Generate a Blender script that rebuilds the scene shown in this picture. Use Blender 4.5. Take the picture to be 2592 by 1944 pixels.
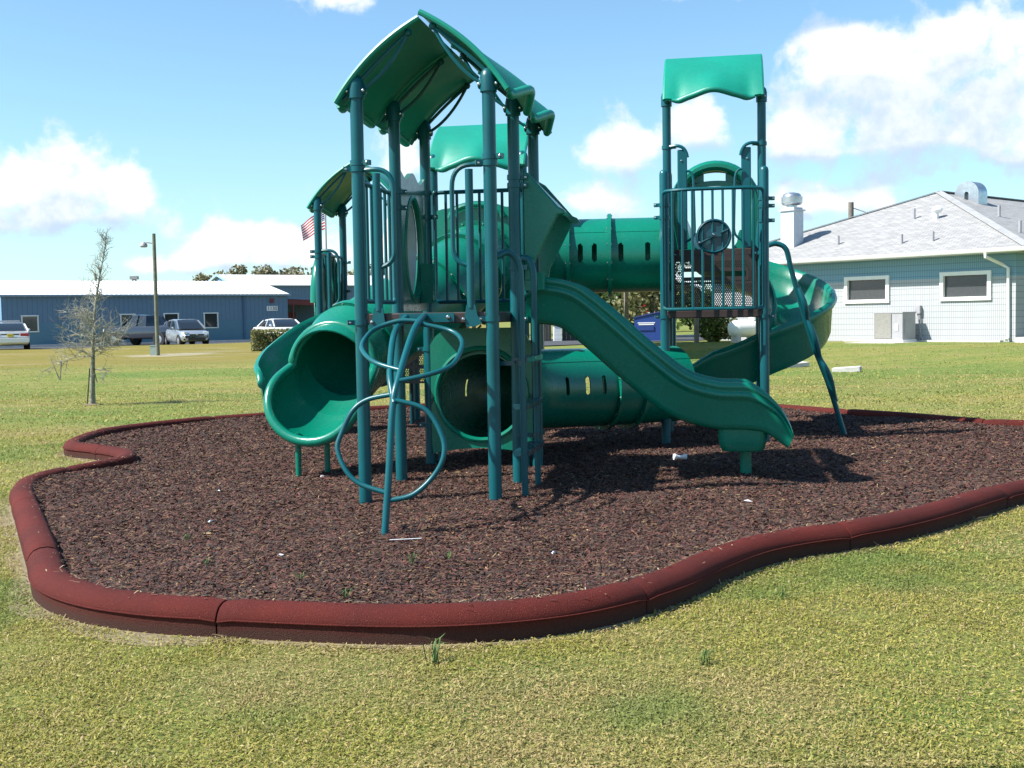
import bpy, math, random
import numpy as np
from mathutils import Vector, Matrix
from math import sin, cos, pi, radians

random.seed(7)
rng = np.random.default_rng(11)
SC = bpy.context.scene
COL = SC.collection
for o in list(bpy.data.objects):
    bpy.data.objects.remove(o, do_unlink=True)

# ------------------------------------------------------------------ camera
cam_d = bpy.data.cameras.new('camera')
cam_d.sensor_width = 36.0
cam_d.lens = 36.0 * 2925 / 2592
cam_d.clip_start = 0.1
cam_d.clip_end = 3000
cam = bpy.data.objects.new('camera', cam_d)
COL.objects.link(cam)
cam.location = (0, 0, 1.223)
cam.rotation_euler = (Matrix.Rotation(radians(90 - 3.24), 3, 'X') @ Matrix.Rotation(radians(-0.95), 3, 'Z')).to_euler()
SC.camera = cam

# ------------------------------------------------------------------ sun, sky, exposure
SUN_EL, SUN_AZ = 46.8, -105.4          # azimuth clockwise from +Y: sun stands to the left of the camera
sun_d = bpy.data.lights.new('sun', 'SUN')
sun_d.energy = 5.0
sun_d.angle = radians(0.53)
sun_d.color = (1.0, 0.95, 0.87)
sun = bpy.data.objects.new('sun', sun_d)
COL.objects.link(sun)
sdir = Vector((sin(radians(SUN_AZ)) * cos(radians(SUN_EL)), cos(radians(SUN_AZ)) * cos(radians(SUN_EL)), sin(radians(SUN_EL))))
sun.rotation_euler = sdir.to_track_quat('Z', 'Y').to_euler()
sun.location = sdir * 60
SC.view_settings.view_transform = 'Standard'
SC.view_settings.look = 'None'
SC.view_settings.gamma = 1.0
SC.view_settings.use_curve_mapping = False
SC.view_settings.exposure = 0.97
SC.cycles.use_denoising = True
SC.cycles.max_bounces = 6
SC.cycles.transparent_max_bounces = 8


class N:
    """little node-tree helper"""
    def __init__(s, tree):
        s.t = tree
    def new(s, typ, **kw):
        n = s.t.nodes.new(typ)
        for k, v in kw.items():
            if k.startswith('i_'):
                n.inputs[k[2:].replace('_', ' ')].default_value = v
            else:
                setattr(n, k, v)
        return n
    def link(s, a, b):
        s.t.links.new(a, b)
    def math(s, op, a, b=None, c=None, clamp=False):
        n = s.t.nodes.new('ShaderNodeMath')
        n.operation = op
        n.use_clamp = clamp
        for i, v in enumerate((a, b, c)):
            if v is None:
                continue
            if hasattr(v, 'is_linked') or hasattr(v, 'links'):
                s.t.links.new(v, n.inputs[i])
            else:
                n.inputs[i].default_value = v
        return n.outputs[0]
    def mix(s, fac, a, b, mode='MIX'):
        n = s.t.nodes.new('ShaderNodeMix')
        n.data_type = 'RGBA'
        n.blend_type = mode
        for sock, v in ((n.inputs[0], fac), (n.inputs[6], a), (n.inputs[7], b)):
            if hasattr(v, 'links'):
                s.t.links.new(v, sock)
            elif isinstance(v, (int, float)):
                sock.default_value = v
            else:
                sock.default_value = (*v, 1.0) if len(v) == 3 else v
        return n.outputs[2]
    def ramp(s, fac, stops):
        n = s.t.nodes.new('ShaderNodeValToRGB')
        el = n.color_ramp.elements
        while len(el) < len(stops):
            el.new(0.5)
        for e, (p, c) in zip(el, stops):
            e.position = p
            e.color = (*c, 1) if len(c) == 3 else c
        s.t.links.new(fac, n.inputs[0])
        return n.outputs[0]
    def noise(s, vec, scale, detail=4, rough=0.55, dist=0.0):
        n = s.t.nodes.new('ShaderNodeTexNoise')
        n.inputs['Scale'].default_value = scale
        n.inputs['Detail'].default_value = detail
        n.inputs['Roughness'].default_value = rough
        n.inputs['Distortion'].default_value = dist
        if vec is not None:
            s.t.links.new(vec, n.inputs['Vector'])
        return n.outputs[0]


# the clouds that stand over the place: azimuth, elevation, half width, half height (radians)
CLOUDS = [(-0.372, 0.122, 0.058, 0.034), (-0.335, 0.103, 0.042, 0.024), (-0.41, 0.088, 0.04, 0.024),
          (-0.236, 0.070, 0.065, 0.020), (-0.182, 0.058, 0.045, 0.020), (-0.29, 0.050, 0.05, 0.010),
          (0.329, 0.190, 0.080, 0.040), (0.385, 0.208, 0.042, 0.034), (0.277, 0.205, 0.036, 0.026),
          (0.255, 0.144, 0.046, 0.018), (0.330, 0.150, 0.09, 0.024), (0.405, 0.158, 0.034, 0.024),
          (0.096, 0.142, 0.038, 0.022), (0.162, 0.162, 0.032, 0.022), (-0.083, 0.136, 0.032, 0.028),
          (0.075, 0.100, 0.050, 0.020), (-0.146, 0.268, 0.044, 0.016), (0.294, 0.095, 0.055, 0.022),
          (0.242, 0.100, 0.020, 0.018), (0.235, 0.268, 0.08, 0.012), (0.409, 0.123, 0.03, 0.016)]


def build_world():
    w = bpy.data.worlds.new('World')
    SC.world = w
    w.use_nodes = True
    t = w.node_tree
    t.nodes.clear()
    g = N(t)
    out = g.new('ShaderNodeOutputWorld')
    bg = g.new('ShaderNodeBackground')
    bg.inputs['Strength'].default_value = 0.078
    sky = g.new('ShaderNodeTexSky')
    sky.sky_type = 'NISHITA'
    sky.sun_disc = False
    sky.sun_elevation = radians(SUN_EL)
    sky.sun_rotation = radians(SUN_AZ)
    sky.air_density = 1.0
    sky.dust_density = 0.6
    sky.ozone_density = 1.6
    tc = g.new('ShaderNodeTexCoord')
    sep = g.new('ShaderNodeSeparateXYZ')
    g.link(tc.outputs['Generated'], sep.inputs[0])
    x, y, z = sep.outputs
    az = g.math('ARCTAN2', x, y)
    el = g.math('ARCSINE', z)
    comb = g.new('ShaderNodeCombineXYZ')
    g.link(az, comb.inputs[0]); g.link(el, comb.inputs[1])
    n1 = g.noise(tc.outputs['Generated'], 24, 10, 0.58, 0.15)
    n0 = g.noise(tc.outputs['Generated'], 4.5, 3, 0.5)

    def density(elshift):
        tot = None
        for a, e, sw, sh in CLOUDS:
            dx = g.math('MULTIPLY', g.math('SUBTRACT', az, a), 1.0 / sw)
            dy = g.math('MULTIPLY', g.math('SUBTRACT', el, e - elshift), 1.0 / sh)
            r2 = g.math('ADD', g.math('MULTIPLY', dx, dx), g.math('MULTIPLY', dy, dy))
            v = g.math('POWER', 2.718, g.math('MULTIPLY', r2, -0.95))
            tot = v if tot is None else g.math('ADD', tot, v)
        return g.math('MINIMUM', tot, 1.05)
    base = density(0.0)
    # scattered cumulus in every other direction, thicker towards the horizon
    low = g.math('MULTIPLY', g.math('SUBTRACT', 0.34, g.math('ABSOLUTE', el)), 0.9)
    scat = g.math('MAXIMUM', g.math('MULTIPLY', g.math('ADD', g.math('SUBTRACT', n0, 0.60), g.math('MULTIPLY', low, 0.25)), 2.2), 0.0)
    outside = g.math('MULTIPLY', g.math('SUBTRACT', g.math('ABSOLUTE', az), 0.40), 6.0, clamp=True)
    scat = g.math('MULTIPLY', scat, outside)
    cov = g.math('ADD', g.math('MULTIPLY', base, 0.60), scat)
    d = g.math('ADD', cov, g.math('MULTIPLY', g.math('SUBTRACT', n1, 0.5), 1.45))
    mask = g.new('ShaderNodeMapRange', interpolation_type='SMOOTHSTEP')
    mask.inputs['From Min'].default_value = 0.24
    mask.inputs['From Max'].default_value = 0.60
    g.link(d, mask.inputs['Value'])
    # thin bright veil near the horizon
    veil = g.math('MULTIPLY', g.math('POWER', 2.718, g.math('MULTIPLY', g.math('MAXIMUM', el, 0.0), -10.0)), 0.46)
    # underside of the clouds is greyer
    above = density(0.030)
    shm = g.new('ShaderNodeMapRange', interpolation_type='SMOOTHSTEP')
    shm.inputs['From Min'].default_value = -0.45
    shm.inputs['From Max'].default_value = 0.36
    n2 = g.noise(tc.outputs['Generated'], 38, 6, 0.6, 0.2)
    g.link(g.math('ADD', g.math('SUBTRACT', above, base), g.math('MULTIPLY', g.math('SUBTRACT', n2, 0.5), 1.1)), shm.inputs['Value'])
    ccol = g.mix(shm.outputs[0], (7.6, 7.7, 7.8), (4.2, 5.2, 6.7))
    skyc = g.mix(1.0, sky.outputs[0], (1.00, 1.29, 1.38), 'MULTIPLY')
    skyv = g.mix(veil, skyc, (5.0, 6.7, 7.6))
    m2 = g.math('MULTIPLY', mask.outputs[0], 0.96)
    c = g.mix(m2, skyv, ccol)
    g.link(c, bg.inputs['Color'])
    g.link(bg.outputs[0], out.inputs['Surface'])


build_world()


# ------------------------------------------------------------------ mesh builder
class MB:
    def __init__(s):
        s.v = []; s.f = []; s.m = []
        s.cur = 0
    def add(s, verts, faces):
        b = len(s.v)
        s.v.extend([tuple(map(float, p)) for p in verts])
        for f in faces:
            s.f.append(tuple(b + i for i in f)); s.m.append(s.cur)
        return s
    def box(s, c, d, rz=0.0, rx=0.0):
        cx, cy, cz = c; dx, dy, dz = d[0] / 2, d[1] / 2, d[2] / 2
        R = Matrix.Rotation(rz, 3, 'Z') @ Matrix.Rotation(rx, 3, 'X')
        vs = []
        for sx in (-1, 1):
            for sy in (-1, 1):
                for sz in (-1, 1):
                    p = R @ Vector((sx * dx, sy * dy, sz * dz))
                    vs.append((cx + p.x, cy + p.y, cz + p.z))
        return s.add(vs, [(0, 1, 3, 2), (4, 6, 7, 5), (0, 4, 5, 1), (2, 3, 7, 6), (0, 2, 6, 4), (1, 5, 7, 3)])
    def bar(s, a, b, w, h=None, up=(0, 0, 1)):
        a, b = Vector(a), Vector(b); h = w if h is None else h
        t = (b - a).normalized(); upv = Vector(up)
        if abs(t.dot(upv)) > 0.98: upv = Vector((0, 1, 0))
        r = t.cross(upv).normalized(); u = r.cross(t)
        vs = []
        for p in (a, b):
            for sr, su in ((-1, -1), (1, -1), (1, 1), (-1, 1)):
                vs.append(p + r * sr * w / 2 + u * su * h / 2)
        return s.add(vs, [(0, 1, 2, 3)[::-1], (4, 5, 6, 7), (0, 1, 5, 4), (1, 2, 6, 5), (2, 3, 7, 6), (3, 0, 4, 7)])
    def loft(s, secs, closed=True, caps=True, loop=False):
        n = len(secs[0]); b = len(s.v); vs = []
        for q in secs: vs.extend(q)
        fs = []
        m = len(secs)
        for i in range(m if loop else m - 1):
            j = (i + 1) % m
            for k in range(n if closed else n - 1):
                l = (k + 1) % n
                fs.append((i * n + k, i * n + l, j * n + l, j * n + k))
        if caps and closed and not loop:
            fs.append(tuple(range(n))[::-1]); fs.append(tuple((m - 1) * n + k for k in range(n)))
        return s.add(vs, fs)
    def frames(s, path, closed=False):
        P = [Vector(p) for p in path]; m = len(P); out = []
        def tan(i):
            if closed: return (P[(i + 1) % m] - P[i - 1]).normalized()
            return (P[min(i + 1, m - 1)] - P[max(i - 1, 0)]).normalized()
        t = tan(0); up = Vector((0, 0, 1)) if abs(t.z) < 0.9 else Vector((0, 1, 0))
        r = t.cross(up).normalized()
        for i in range(m):
            t = tan(i); r = (r - t * r.dot(t))
            if r.length < 1e-6: r = t.orthogonal()
            r.normalize(); out.append((P[i], t, r, r.cross(t)))
        return out
    def tube(s, path, r, n=10, closed=False, caps=True, sx=1.0):
        fr = s.frames(path, closed); secs = []
        for i, (p, t, a, u) in enumerate(fr):
            ri = r[i] if hasattr(r, '__len__') else r
            secs.append([p + a * (ri * sx * cos(2 * pi * k / n)) + u * (ri * sin(2 * pi * k / n)) for k in range(n)])
        return s.loft(secs, True, caps, closed)
    def cyl(s, a, b, r0, r1=None, n=16):
        return s.tube([a, b], [r0, r0 if r1 is None else r1], n)
    def lathe(s, base, prof, n=16, axis=(0, 0, 1)):
        """prof: list of (distance along axis, radius)"""
        ax = Vector(axis).normalized(); o = Vector(base); a = ax.orthogonal().normalized(); u = ax.cross(a)
        secs = [[o + ax * h + a * (r * cos(2 * pi * k / n)) + u * (r * sin(2 * pi * k / n)) for k in range(n)] for h, r in prof]
        return s.loft(secs, True, True)
    def sphere(s, c, r, n=10, sc=(1, 1, 1)):
        c = Vector(c); secs = []
        m = max(4, n // 2)
        for i in range(m + 1):
            th = pi * i / m; rr = max(sin(th), 1e-3)
            secs.append([c + Vector((r * sc[0] * rr * cos(2 * pi * k / n), r * sc[1] * rr * sin(2 * pi * k / n), -r * sc[2] * cos(th))) for k in range(n)])
        return s.loft(secs, True, True)
    def prism(s, poly, fn, th):
        """poly 2-D outline; fn(a, b, c) -> 3-D point, c in 0..th through the thickness"""
        n = len(poly)
        vs = [fn(a, b, 0) for a, b in poly] + [fn(a, b, th) for a, b in poly]
        fs = [tuple(range(n))[::-1], tuple(range(n, 2 * n))] + [(i, (i + 1) % n, n + (i + 1) % n, n + i) for i in range(n)]
        return s.add(vs, fs)
    def ring(s, outer, inner, fn, th):
        """plate with one hole, both outlines with the same point count"""
        n = len(outer)
        vs = [fn(a, b, 0) for a, b in outer] + [fn(a, b, 0) for a, b in inner] + [fn(a, b, th) for a, b in outer] + [fn(a, b, th) for a, b in inner]
        fs = []
        for i in range(n):
            j = (i + 1) % n
            fs += [(i, j, n + j, n + i), (2 * n + i, 3 * n + i, 3 * n + j, 2 * n + j), (i, 2 * n + i, 2 * n + j, j), (n + i, n + j, 3 * n + j, 3 * n + i)]
        return s.add(vs, fs)
    def grid(s, fn, nu, nv, th=None):
        """surface fn(a,b) a,b in 0..1; th(a,b)->offset vector makes a closed shell"""
        A = [[Vector(fn(i / nu, j / nv)) for j in range(nv + 1)] for i in range(nu + 1)]
        w = nv + 1
        vs = [p for r in A for p in r]
        fs = [(i * w + j, (i + 1) * w + j, (i + 1) * w + j + 1, i * w + j + 1) for i in range(nu) for j in range(nv)]
        if th is not None:
            o = len(vs)
            vs = vs + [A[i][j] + Vector(th(i / nu, j / nv)) for i in range(nu + 1) for j in range(nv + 1)]
            fs += [tuple(o + q for q in f[::-1]) for f in fs]
            edge = [(i, 0) for i in range(nu)] + [(nu, j) for j in range(nv)] + [(i, nv) for i in range(nu, 0, -1)] + [(0, j) for j in range(nv, 0, -1)]
            ids = [i * w + j for i, j in edge]
            for k in range(len(ids)):
                a, b = ids[k], ids[(k + 1) % len(ids)]
                fs.append((a, o + a, o + b, b))
        return s.add(vs, fs)


def obj(name, mb, mats, parent=None, smooth=True, angle=38, recalc=True):
    me = bpy.data.meshes.new(name)
    me.from_pydata(mb.v, [], mb.f)
    if not isinstance(mats, (list, tuple)): mats = [mats]
    for m in mats: me.materials.append(m)
    if len(mats) > 1: me.polygons.foreach_set('material_index', mb.m)
    if recalc:
        import bmesh
        bm = bmesh.new(); bm.from_mesh(me); bmesh.ops.recalc_face_normals(bm, faces=bm.faces); bm.to_mesh(me); bm.free()
    if smooth:
        me.polygons.foreach_set('use_smooth', [True] * len(me.polygons))
        me.set_sharp_from_angle(angle=radians(angle))
    me.update()
    o = bpy.data.objects.new(name, me)
    COL.objects.link(o)
    if parent: o.parent = parent
    return o


def tag(o, label, cat, group=None, kind=None):
    if label: o['label'] = label
    if cat: o['category'] = cat
    if group: o['group'] = group
    if kind: o['kind'] = kind
    return o


def empty(name, loc, rz=0.0, label=None, cat=None, group=None):
    o = bpy.data.objects.new(name, None)
    COL.objects.link(o)
    o.empty_display_size = 0.2
    o.location = loc; o.rotation_euler = (0, 0, rz)
    return tag(o, label, cat, group)


def share(name, src, parent, loc=(0, 0, 0), rot=(0, 0, 0), scale=(1, 1, 1)):
    o = bpy.data.objects.new(name, src.data)
    COL.objects.link(o)
    o.parent = parent; o.location = loc; o.rotation_euler = rot; o.scale = scale
    return o


def bez(p0, p1, p2, n=8):
    p0, p1, p2 = Vector(p0), Vector(p1), Vector(p2)
    return [p0 * (1 - t) ** 2 + p1 * 2 * t * (1 - t) + p2 * t * t for t in [i / n for i in range(n + 1)]]


def spline(pts, n=8, closed=False):
    P = [Vector(p) for p in pts]; m = len(P); out = []
    for i in range(m if closed else m - 1):
        if closed: a, b, c, d = P[i - 1], P[i], P[(i + 1) % m], P[(i + 2) % m]
        else: a, b, c, d = P[max(i - 1, 0)], P[i], P[i + 1], P[min(i + 2, m - 1)]
        for k in range(n):
            t = k / n
            out.append(0.5 * ((2 * b) + (c - a) * t + (2 * a - 5 * b + 4 * c - d) * t * t + (3 * b - a - 3 * c + d) * t ** 3))
    if not closed: out.append(P[-1])
    return out


# ------------------------------------------------------------------ materials
def mat(name, col, rough=0.5, metal=0.0, spec=0.5, vary=0.0, vscale=6.0, bump=0.0, bscale=80.0, col2=None, coat=0.0, alpha=None):
    m = bpy.data.materials.new(name)
    m.use_nodes = True
    t = m.node_tree; g = N(t)
    b = t.nodes['Principled BSDF']
    b.inputs['Base Color'].default_value = (*col, 1)
    b.inputs['Roughness'].default_value = rough
    b.inputs['Metallic'].default_value = metal
    b.inputs['Specular IOR Level'].default_value = spec
    b.inputs['Coat Weight'].default_value = coat
    tc = g.new('ShaderNodeTexCoord')
    if vary > 0 or col2:
        n = g.noise(tc.outputs['Object'], vscale, 6, 0.6)
        c2 = col2 or tuple(c * (1 - vary) for c in col)
        f = g.ramp(n, [(0.36, (0, 0, 0)), (0.66, (1, 1, 1))])
        g.link(g.mix(f, col, c2), b.inputs['Base Color'])
        rr = g.math('ADD', g.math('MULTIPLY', g.math('SUBTRACT', n, 0.5), 0.25), rough, clamp=True)
        g.link(rr, b.inputs['Roughness'])
    if bump > 0:
        bn = g.new('ShaderNodeBump'); bn.inputs['Strength'].default_value = bump; bn.inputs['Distance'].default_value = 0.01
        g.link(g.noise(tc.outputs['Object'], bscale, 4, 0.6), bn.inputs['Height'])
        g.link(bn.outputs[0], b.inputs['Normal'])
    return m


M = {}
M['teal'] = mat('teal_paint', (0.004, 0.094, 0.112), 0.34, spec=0.35, vary=0.22, vscale=3.0, bump=0.03, bscale=60)
M['teal_dark'] = mat('dark_teal_plastic', (0.006, 0.055, 0.075), 0.25, vary=0.2)


def plastic(name, col, rough):
    """rotomoulded plastic: sun-faded, dusty and slightly scuffed"""
    m = mat(name, col, rough)
    g = N(m.node_tree); b = m.node_tree.nodes['Principled BSDF']
    tc = g.new('ShaderNodeTexCoord'); P = tc.outputs['Object']
    big = g.noise(P, 1.6, 5, .6); fine = g.noise(P, 26, 8, .75); scr = g.noise(P, 9, 10, .8, 1.5)
    c = g.mix(g.ramp(big, [(.38, (0, 0, 0)), (.68, (1, 1, 1))]), col, tuple(x * k for x, k in zip(col, (1.0, .78, .80))))
    c = g.mix(g.math('MULTIPLY', g.ramp(fine, [(.54, (0, 0, 0)), (.78, (1, 1, 1))]), .09), c, (.14, .22, .18))
    c = g.mix(g.math('MULTIPLY', g.ramp(scr, [(.61, (0, 0, 0)), (.66, (1, 1, 1))]), .20), c, (.05, .12, .09))
    g.link(c, b.inputs['Base Color'])
    g.link(g.math('ADD', g.math('MULTIPLY', g.math('ADD', fine, big), .22), rough - .20, clamp=True), b.inputs['Roughness'])
    bn = g.new('ShaderNodeBump'); bn.inputs['Strength'].default_value = .06; bn.inputs['Distance'].default_value = .01
    g.link(g.math('ADD', g.noise(P, 60, 4, .6), g.math('MULTIPLY', g.noise(P, 5, 2), 2.5)), bn.inputs['Height']); g.link(bn.outputs[0], b.inputs['Normal'])
    return m


M['green'] = plastic('green_plastic', (0.001, 0.170, 0.110), 0.25)
M['green_roof'] = plastic('green_roof_plastic', (0.002, 0.245, 0.168), 0.40)
M['brown'] = mat('brown_vinyl', (0.045, 0.028, 0.026), 0.45, vary=0.3, vscale=9)
M['bolt'] = mat('bolt_steel', (0.62, 0.62, 0.60), 0.22, metal=1.0)
M['bubble'] = mat('frosted_plastic', (0.62, 0.68, 0.70), 0.18, vary=0.15)
M['panel'] = mat('glare_green_panel', (0.045, 0.165, 0.135), 0.20, vary=0.2)  # green greyed in the base colour to stand for sun and sky glare
M['white'] = mat('white_paint', (0.78, 0.78, 0.76), 0.5, vary=0.08, vscale=2)
M['glass'] = mat('dark_glass', (0.012, 0.016, 0.02), 0.06, spec=0.7)
M['steel'] = mat('galvanised_steel', (0.55, 0.57, 0.59), 0.33, metal=0.85, vary=0.25, vscale=5)
M['concrete'] = mat('concrete', (0.55, 0.53, 0.50), 0.85, vary=0.25, vscale=4, bump=0.2)
M['wood'] = mat('weathered_wood', (0.20, 0.175, 0.15), 0.8, vary=0.45, vscale=12, bump=0.3)
M['polewood'] = mat('treated_wood', (0.18, 0.19, 0.13), 0.8, vary=0.4, vscale=8, bump=0.3)
M['asphalt'] = mat('asphalt', (0.055, 0.057, 0.062), 0.85, vary=0.2, vscale=1.2, bump=0.3)
M['black'] = mat('black_rubber', (0.015, 0.015, 0.016), 0.6)
M['red_trim'] = mat('dark_red_trim', (0.17, 0.02, 0.025), 0.5, vary=0.15)
M['grey'] = mat('grey_metal', (0.33, 0.33, 0.35), 0.5, vary=0.12)
M['beige'] = mat('beige_grille', (0.26, 0.255, 0.23), 0.6, vary=0.25, vscale=25)


def rubber():
    m = mat('red_rubber', (0.2, 0.035, 0.028), 0.85, spec=0.2)
    g = N(m.node_tree); b = m.node_tree.nodes['Principled BSDF']
    tc = g.new('ShaderNodeTexCoord')
    n1 = g.noise(tc.outputs['Object'], 2.2, 4); n2 = g.noise(tc.outputs['Object'], 190, 3, 0.7)
    c = g.mix(g.ramp(n1, [(0.35, (0, 0, 0)), (0.7, (1, 1, 1))]), (0.102, 0.0140, 0.0100), (0.066, 0.011, 0.009))
    c = g.mix(g.ramp(n2, [(0.56, (0, 0, 0)), (0.66, (1, 1, 1))]), c, (0.035, 0.012, 0.011))
    c = g.mix(g.ramp(n2, [(0.30, (1, 1, 1)), (0.36, (0, 0, 0))]), c, (0.26, 0.09, 0.065))
    # soil splashed on the lowest centimetres
    sp = g.new('ShaderNodeSeparateXYZ'); g.link(tc.outputs['Object'], sp.inputs[0])
    d = g.math('ADD', sp.outputs[2], g.math('MULTIPLY', n1, 0.09))
    dm = g.new('ShaderNodeMapRange'); dm.inputs[1].default_value = -0.030; dm.inputs[2].default_value = 0.022
    dm.inputs[3].default_value = 0.65; dm.inputs[4].default_value = 0.0
    g.link(d, dm.inputs[0])
    c = g.mix(dm.outputs[0], c, (0.040, 0.030, 0.023))
    g.link(c, b.inputs['Base Color'])
    bn = g.new('ShaderNodeBump'); bn.inputs['Strength'].default_value = 0.9; bn.inputs['Distance'].default_value = 0.006
    g.link(n2, bn.inputs['Height']); g.link(bn.outputs[0], b.inputs['Normal'])
    return m


M['rubber'] = rubber()


def lawn_mat():
    m = bpy.data.materials.new('lawn'); m.use_nodes = True
    g = N(m.node_tree); b = m.node_tree.nodes['Principled BSDF']
    b.inputs['Roughness'].default_value = 0.95; b.inputs['Specular IOR Level'].default_value = 0.1
    geo = g.new('ShaderNodeNewGeometry'); P = geo.outputs['Position']
    mp = g.new('ShaderNodeMapping'); mp.inputs['Scale'].default_value = (0.35, 1.0, 1.0); g.link(P, mp.inputs['Vector'])
    big = g.noise(mp.outputs[0], 0.22, 5, 0.6); mid = g.noise(P, 1.3, 5, 0.6); fine = g.noise(P, 16, 8, 0.8)
    vfine = g.noise(P, 140, 3, 0.7)
    c = g.ramp(mid, [(0.30, (0.18, 0.205, 0.045)), (0.50, (0.245, 0.235, 0.07)), (0.70, (0.29, 0.235, 0.11))])
    c2 = g.ramp(mid, [(0.30, (0.11, 0.18, 0.045)), (0.6, (0.16, 0.21, 0.05)), (0.78, (0.24, 0.215, 0.085))])
    f = g.ramp(big, [(0.40, (0, 0, 0)), (0.58, (1, 1, 1))])
    c = g.mix(f, c, c2)
    dry = g.ramp(g.noise(mp.outputs[0], 0.55, 4, 0.55), [(0.60, (0, 0, 0)), (0.72, (1, 1, 1))])
    c = g.mix(g.math('MULTIPLY', dry, 0.55), c, (0.21, 0.155, 0.085))
    # drier, sandier bank in front of the parking lot on the left
    sp = g.new('ShaderNodeSeparateXYZ'); g.link(P, sp.inputs[0])
    by = g.math('SUBTRACT', g.math('MULTIPLY', sp.outputs[1], .848), g.math('MULTIPLY', sp.outputs[0], .53))
    bank = g.new('ShaderNodeMapRange', interpolation_type='SMOOTHSTEP'); bank.inputs[1].default_value = 36; bank.inputs[2].default_value = 47
    g.link(g.math('ADD', by, g.math('MULTIPLY', mid, 6.0)), bank.inputs[0])
    lf = g.new('ShaderNodeMapRange', interpolation_type='SMOOTHSTEP'); lf.inputs[1].default_value = 0; lf.inputs[2].default_value = -6; g.link(sp.outputs[0], lf.inputs[0])
    bk = g.math('MULTIPLY', bank.outputs[0], lf.outputs[0])
    dryc = g.ramp(g.noise(mp.outputs[0], .5, 5, .65), [(.40, (.19, .165, .04)), (.56, (.235, .185, .055)), (.68, (.27, .235, .15))])
    c = g.mix(g.math('MULTIPLY', bk, .85), c, dryc)
    c = g.mix(0.8, c, g.ramp(fine, [(0.3, (0.40, 0.42, 0.40)), (0.7, (1.45, 1.42, 1.4))]), 'MULTIPLY')
    dist = g.new('ShaderNodeVectorMath', operation='DISTANCE'); g.link(P, dist.inputs[0]); dist.inputs[1].default_value = (-15.9, 54.0, -.1)
    sand = g.new('ShaderNodeMapRange', interpolation_type='SMOOTHSTEP'); sand.inputs[1].default_value = 2.6; sand.inputs[2].default_value = 1.2
    g.link(g.math('ADD', dist.outputs['Value'], g.math('MULTIPLY', g.math('SUBTRACT', mid, .5), 4.0)), sand.inputs[0])
    c = g.mix(g.math('MULTIPLY', sand.outputs[0], .8), c, (.34, .30, .23))
    g.link(c, b.inputs['Base Color'])
    bn = g.new('ShaderNodeBump'); bn.inputs['Strength'].default_value = 0.7; bn.inputs['Distance'].default_value = 0.03
    g.link(g.math('ADD', fine, g.math('MULTIPLY', vfine, 0.5)), bn.inputs['Height']); g.link(bn.outputs[0], b.inputs['Normal'])
    return m


def attr_mat(name, rough, patch=None, spec=0.2, trans=0.0):
    m = bpy.data.materials.new(name); m.use_nodes = True
    g = N(m.node_tree); b = m.node_tree.nodes['Principled BSDF']
    b.inputs['Roughness'].default_value = rough; b.inputs['Specular IOR Level'].default_value = spec
    a = g.new('ShaderNodeAttribute'); a.attribute_name = 'tint'
    c = a.outputs['Color']
    if patch:
        geo = g.new('ShaderNodeNewGeometry')
        n = g.noise(geo.outputs['Position'], patch[0], 4, 0.6)
        c = g.mix(g.ramp(n, [(0.38, (0, 0, 0)), (0.64, (1, 1, 1))]), c, g.mix(1.0, c, patch[1], 'MULTIPLY'))
    g.link(c, b.inputs['Base Color'])
    if trans:
        tr = g.new('ShaderNodeBsdfTranslucent'); g.link(c, tr.inputs['Color'])
        mx = g.new('ShaderNodeMixShader'); mx.inputs[0].default_value = trans
        out = m.node_tree.nodes['Material Output']
        g.link(b.outputs[0], mx.inputs[1]); g.link(tr.outputs[0], mx.inputs[2]); g.link(mx.outputs[0], out.inputs['Surface'])
    return m


M['lawn'] = lawn_mat()
M['blade'] = attr_mat('grass_blade', 0.55, None, 0.25, 0.35)
M['chip'] = attr_mat('wood_chip', 0.8, (0.8, (0.86, 0.84, 0.84)))
M['leaf'] = attr_mat('leaf', 0.5, None, 0.35, 0.25)
M['bark'] = mat('lichen_bark', (0.27, 0.28, 0.22), 0.9, col2=(0.12, 0.10, 0.07), vscale=30, bump=0.4)
M['twig'] = mat('grey_twig', (0.34, 0.34, 0.26), 0.9, col2=(0.22, 0.19, 0.15), vscale=14)


def mulch_mat():
    m = bpy.data.materials.new('mulch_bed'); m.use_nodes = True
    g = N(m.node_tree); b = m.node_tree.nodes['Principled BSDF']
    b.inputs['Roughness'].default_value = 0.9; b.inputs['Specular IOR Level'].default_value = 0.15
    geo = g.new('ShaderNodeNewGeometry'); P = geo.outputs['Position']
    v = g.new('ShaderNodeTexVoronoi'); v.inputs['Scale'].default_value = 55
    mp = g.new('ShaderNodeMapping'); mp.inputs['Scale'].default_value = (0.6, 1.0, 1.0); g.link(P, mp.inputs['Vector'])
    g.link(mp.outputs[0], v.inputs['Vector'])
    sp = g.new('ShaderNodeSeparateColor'); g.link(v.outputs['Color'], sp.inputs[0])
    c = g.ramp(sp.outputs[0], [(0.0, (0.026, 0.019, 0.018)), (0.35, (0.07, 0.038, 0.034)), (0.6, (0.12, 0.05, 0.044)), (0.85, (0.15, 0.09, 0.06)), (1.0, (0.24, 0.15, 0.08))])
    n = g.noise(P, 1.2, 4)
    c = g.mix(g.math('MULTIPLY', n, 0.5), c, (0.05, 0.032, 0.03))
    g.link(c, b.inputs['Base Color'])
    bn = g.new('ShaderNodeBump'); bn.inputs['Strength'].default_value = 0.9; bn.inputs['Distance'].default_value = 0.02
    g.link(v.outputs['Distance'], bn.inputs['Height']); g.link(bn.outputs[0], b.inputs['Normal'])
    return m


M['mulch'] = mulch_mat()

# ------------------------------------------------------------------ terrain
WB_R = np.array([16.4, 37.6]); WB_L = np.array([-.645, .764]); WB_N = np.array([.764, .645])   # white building corner, wall direction, inward


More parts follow.
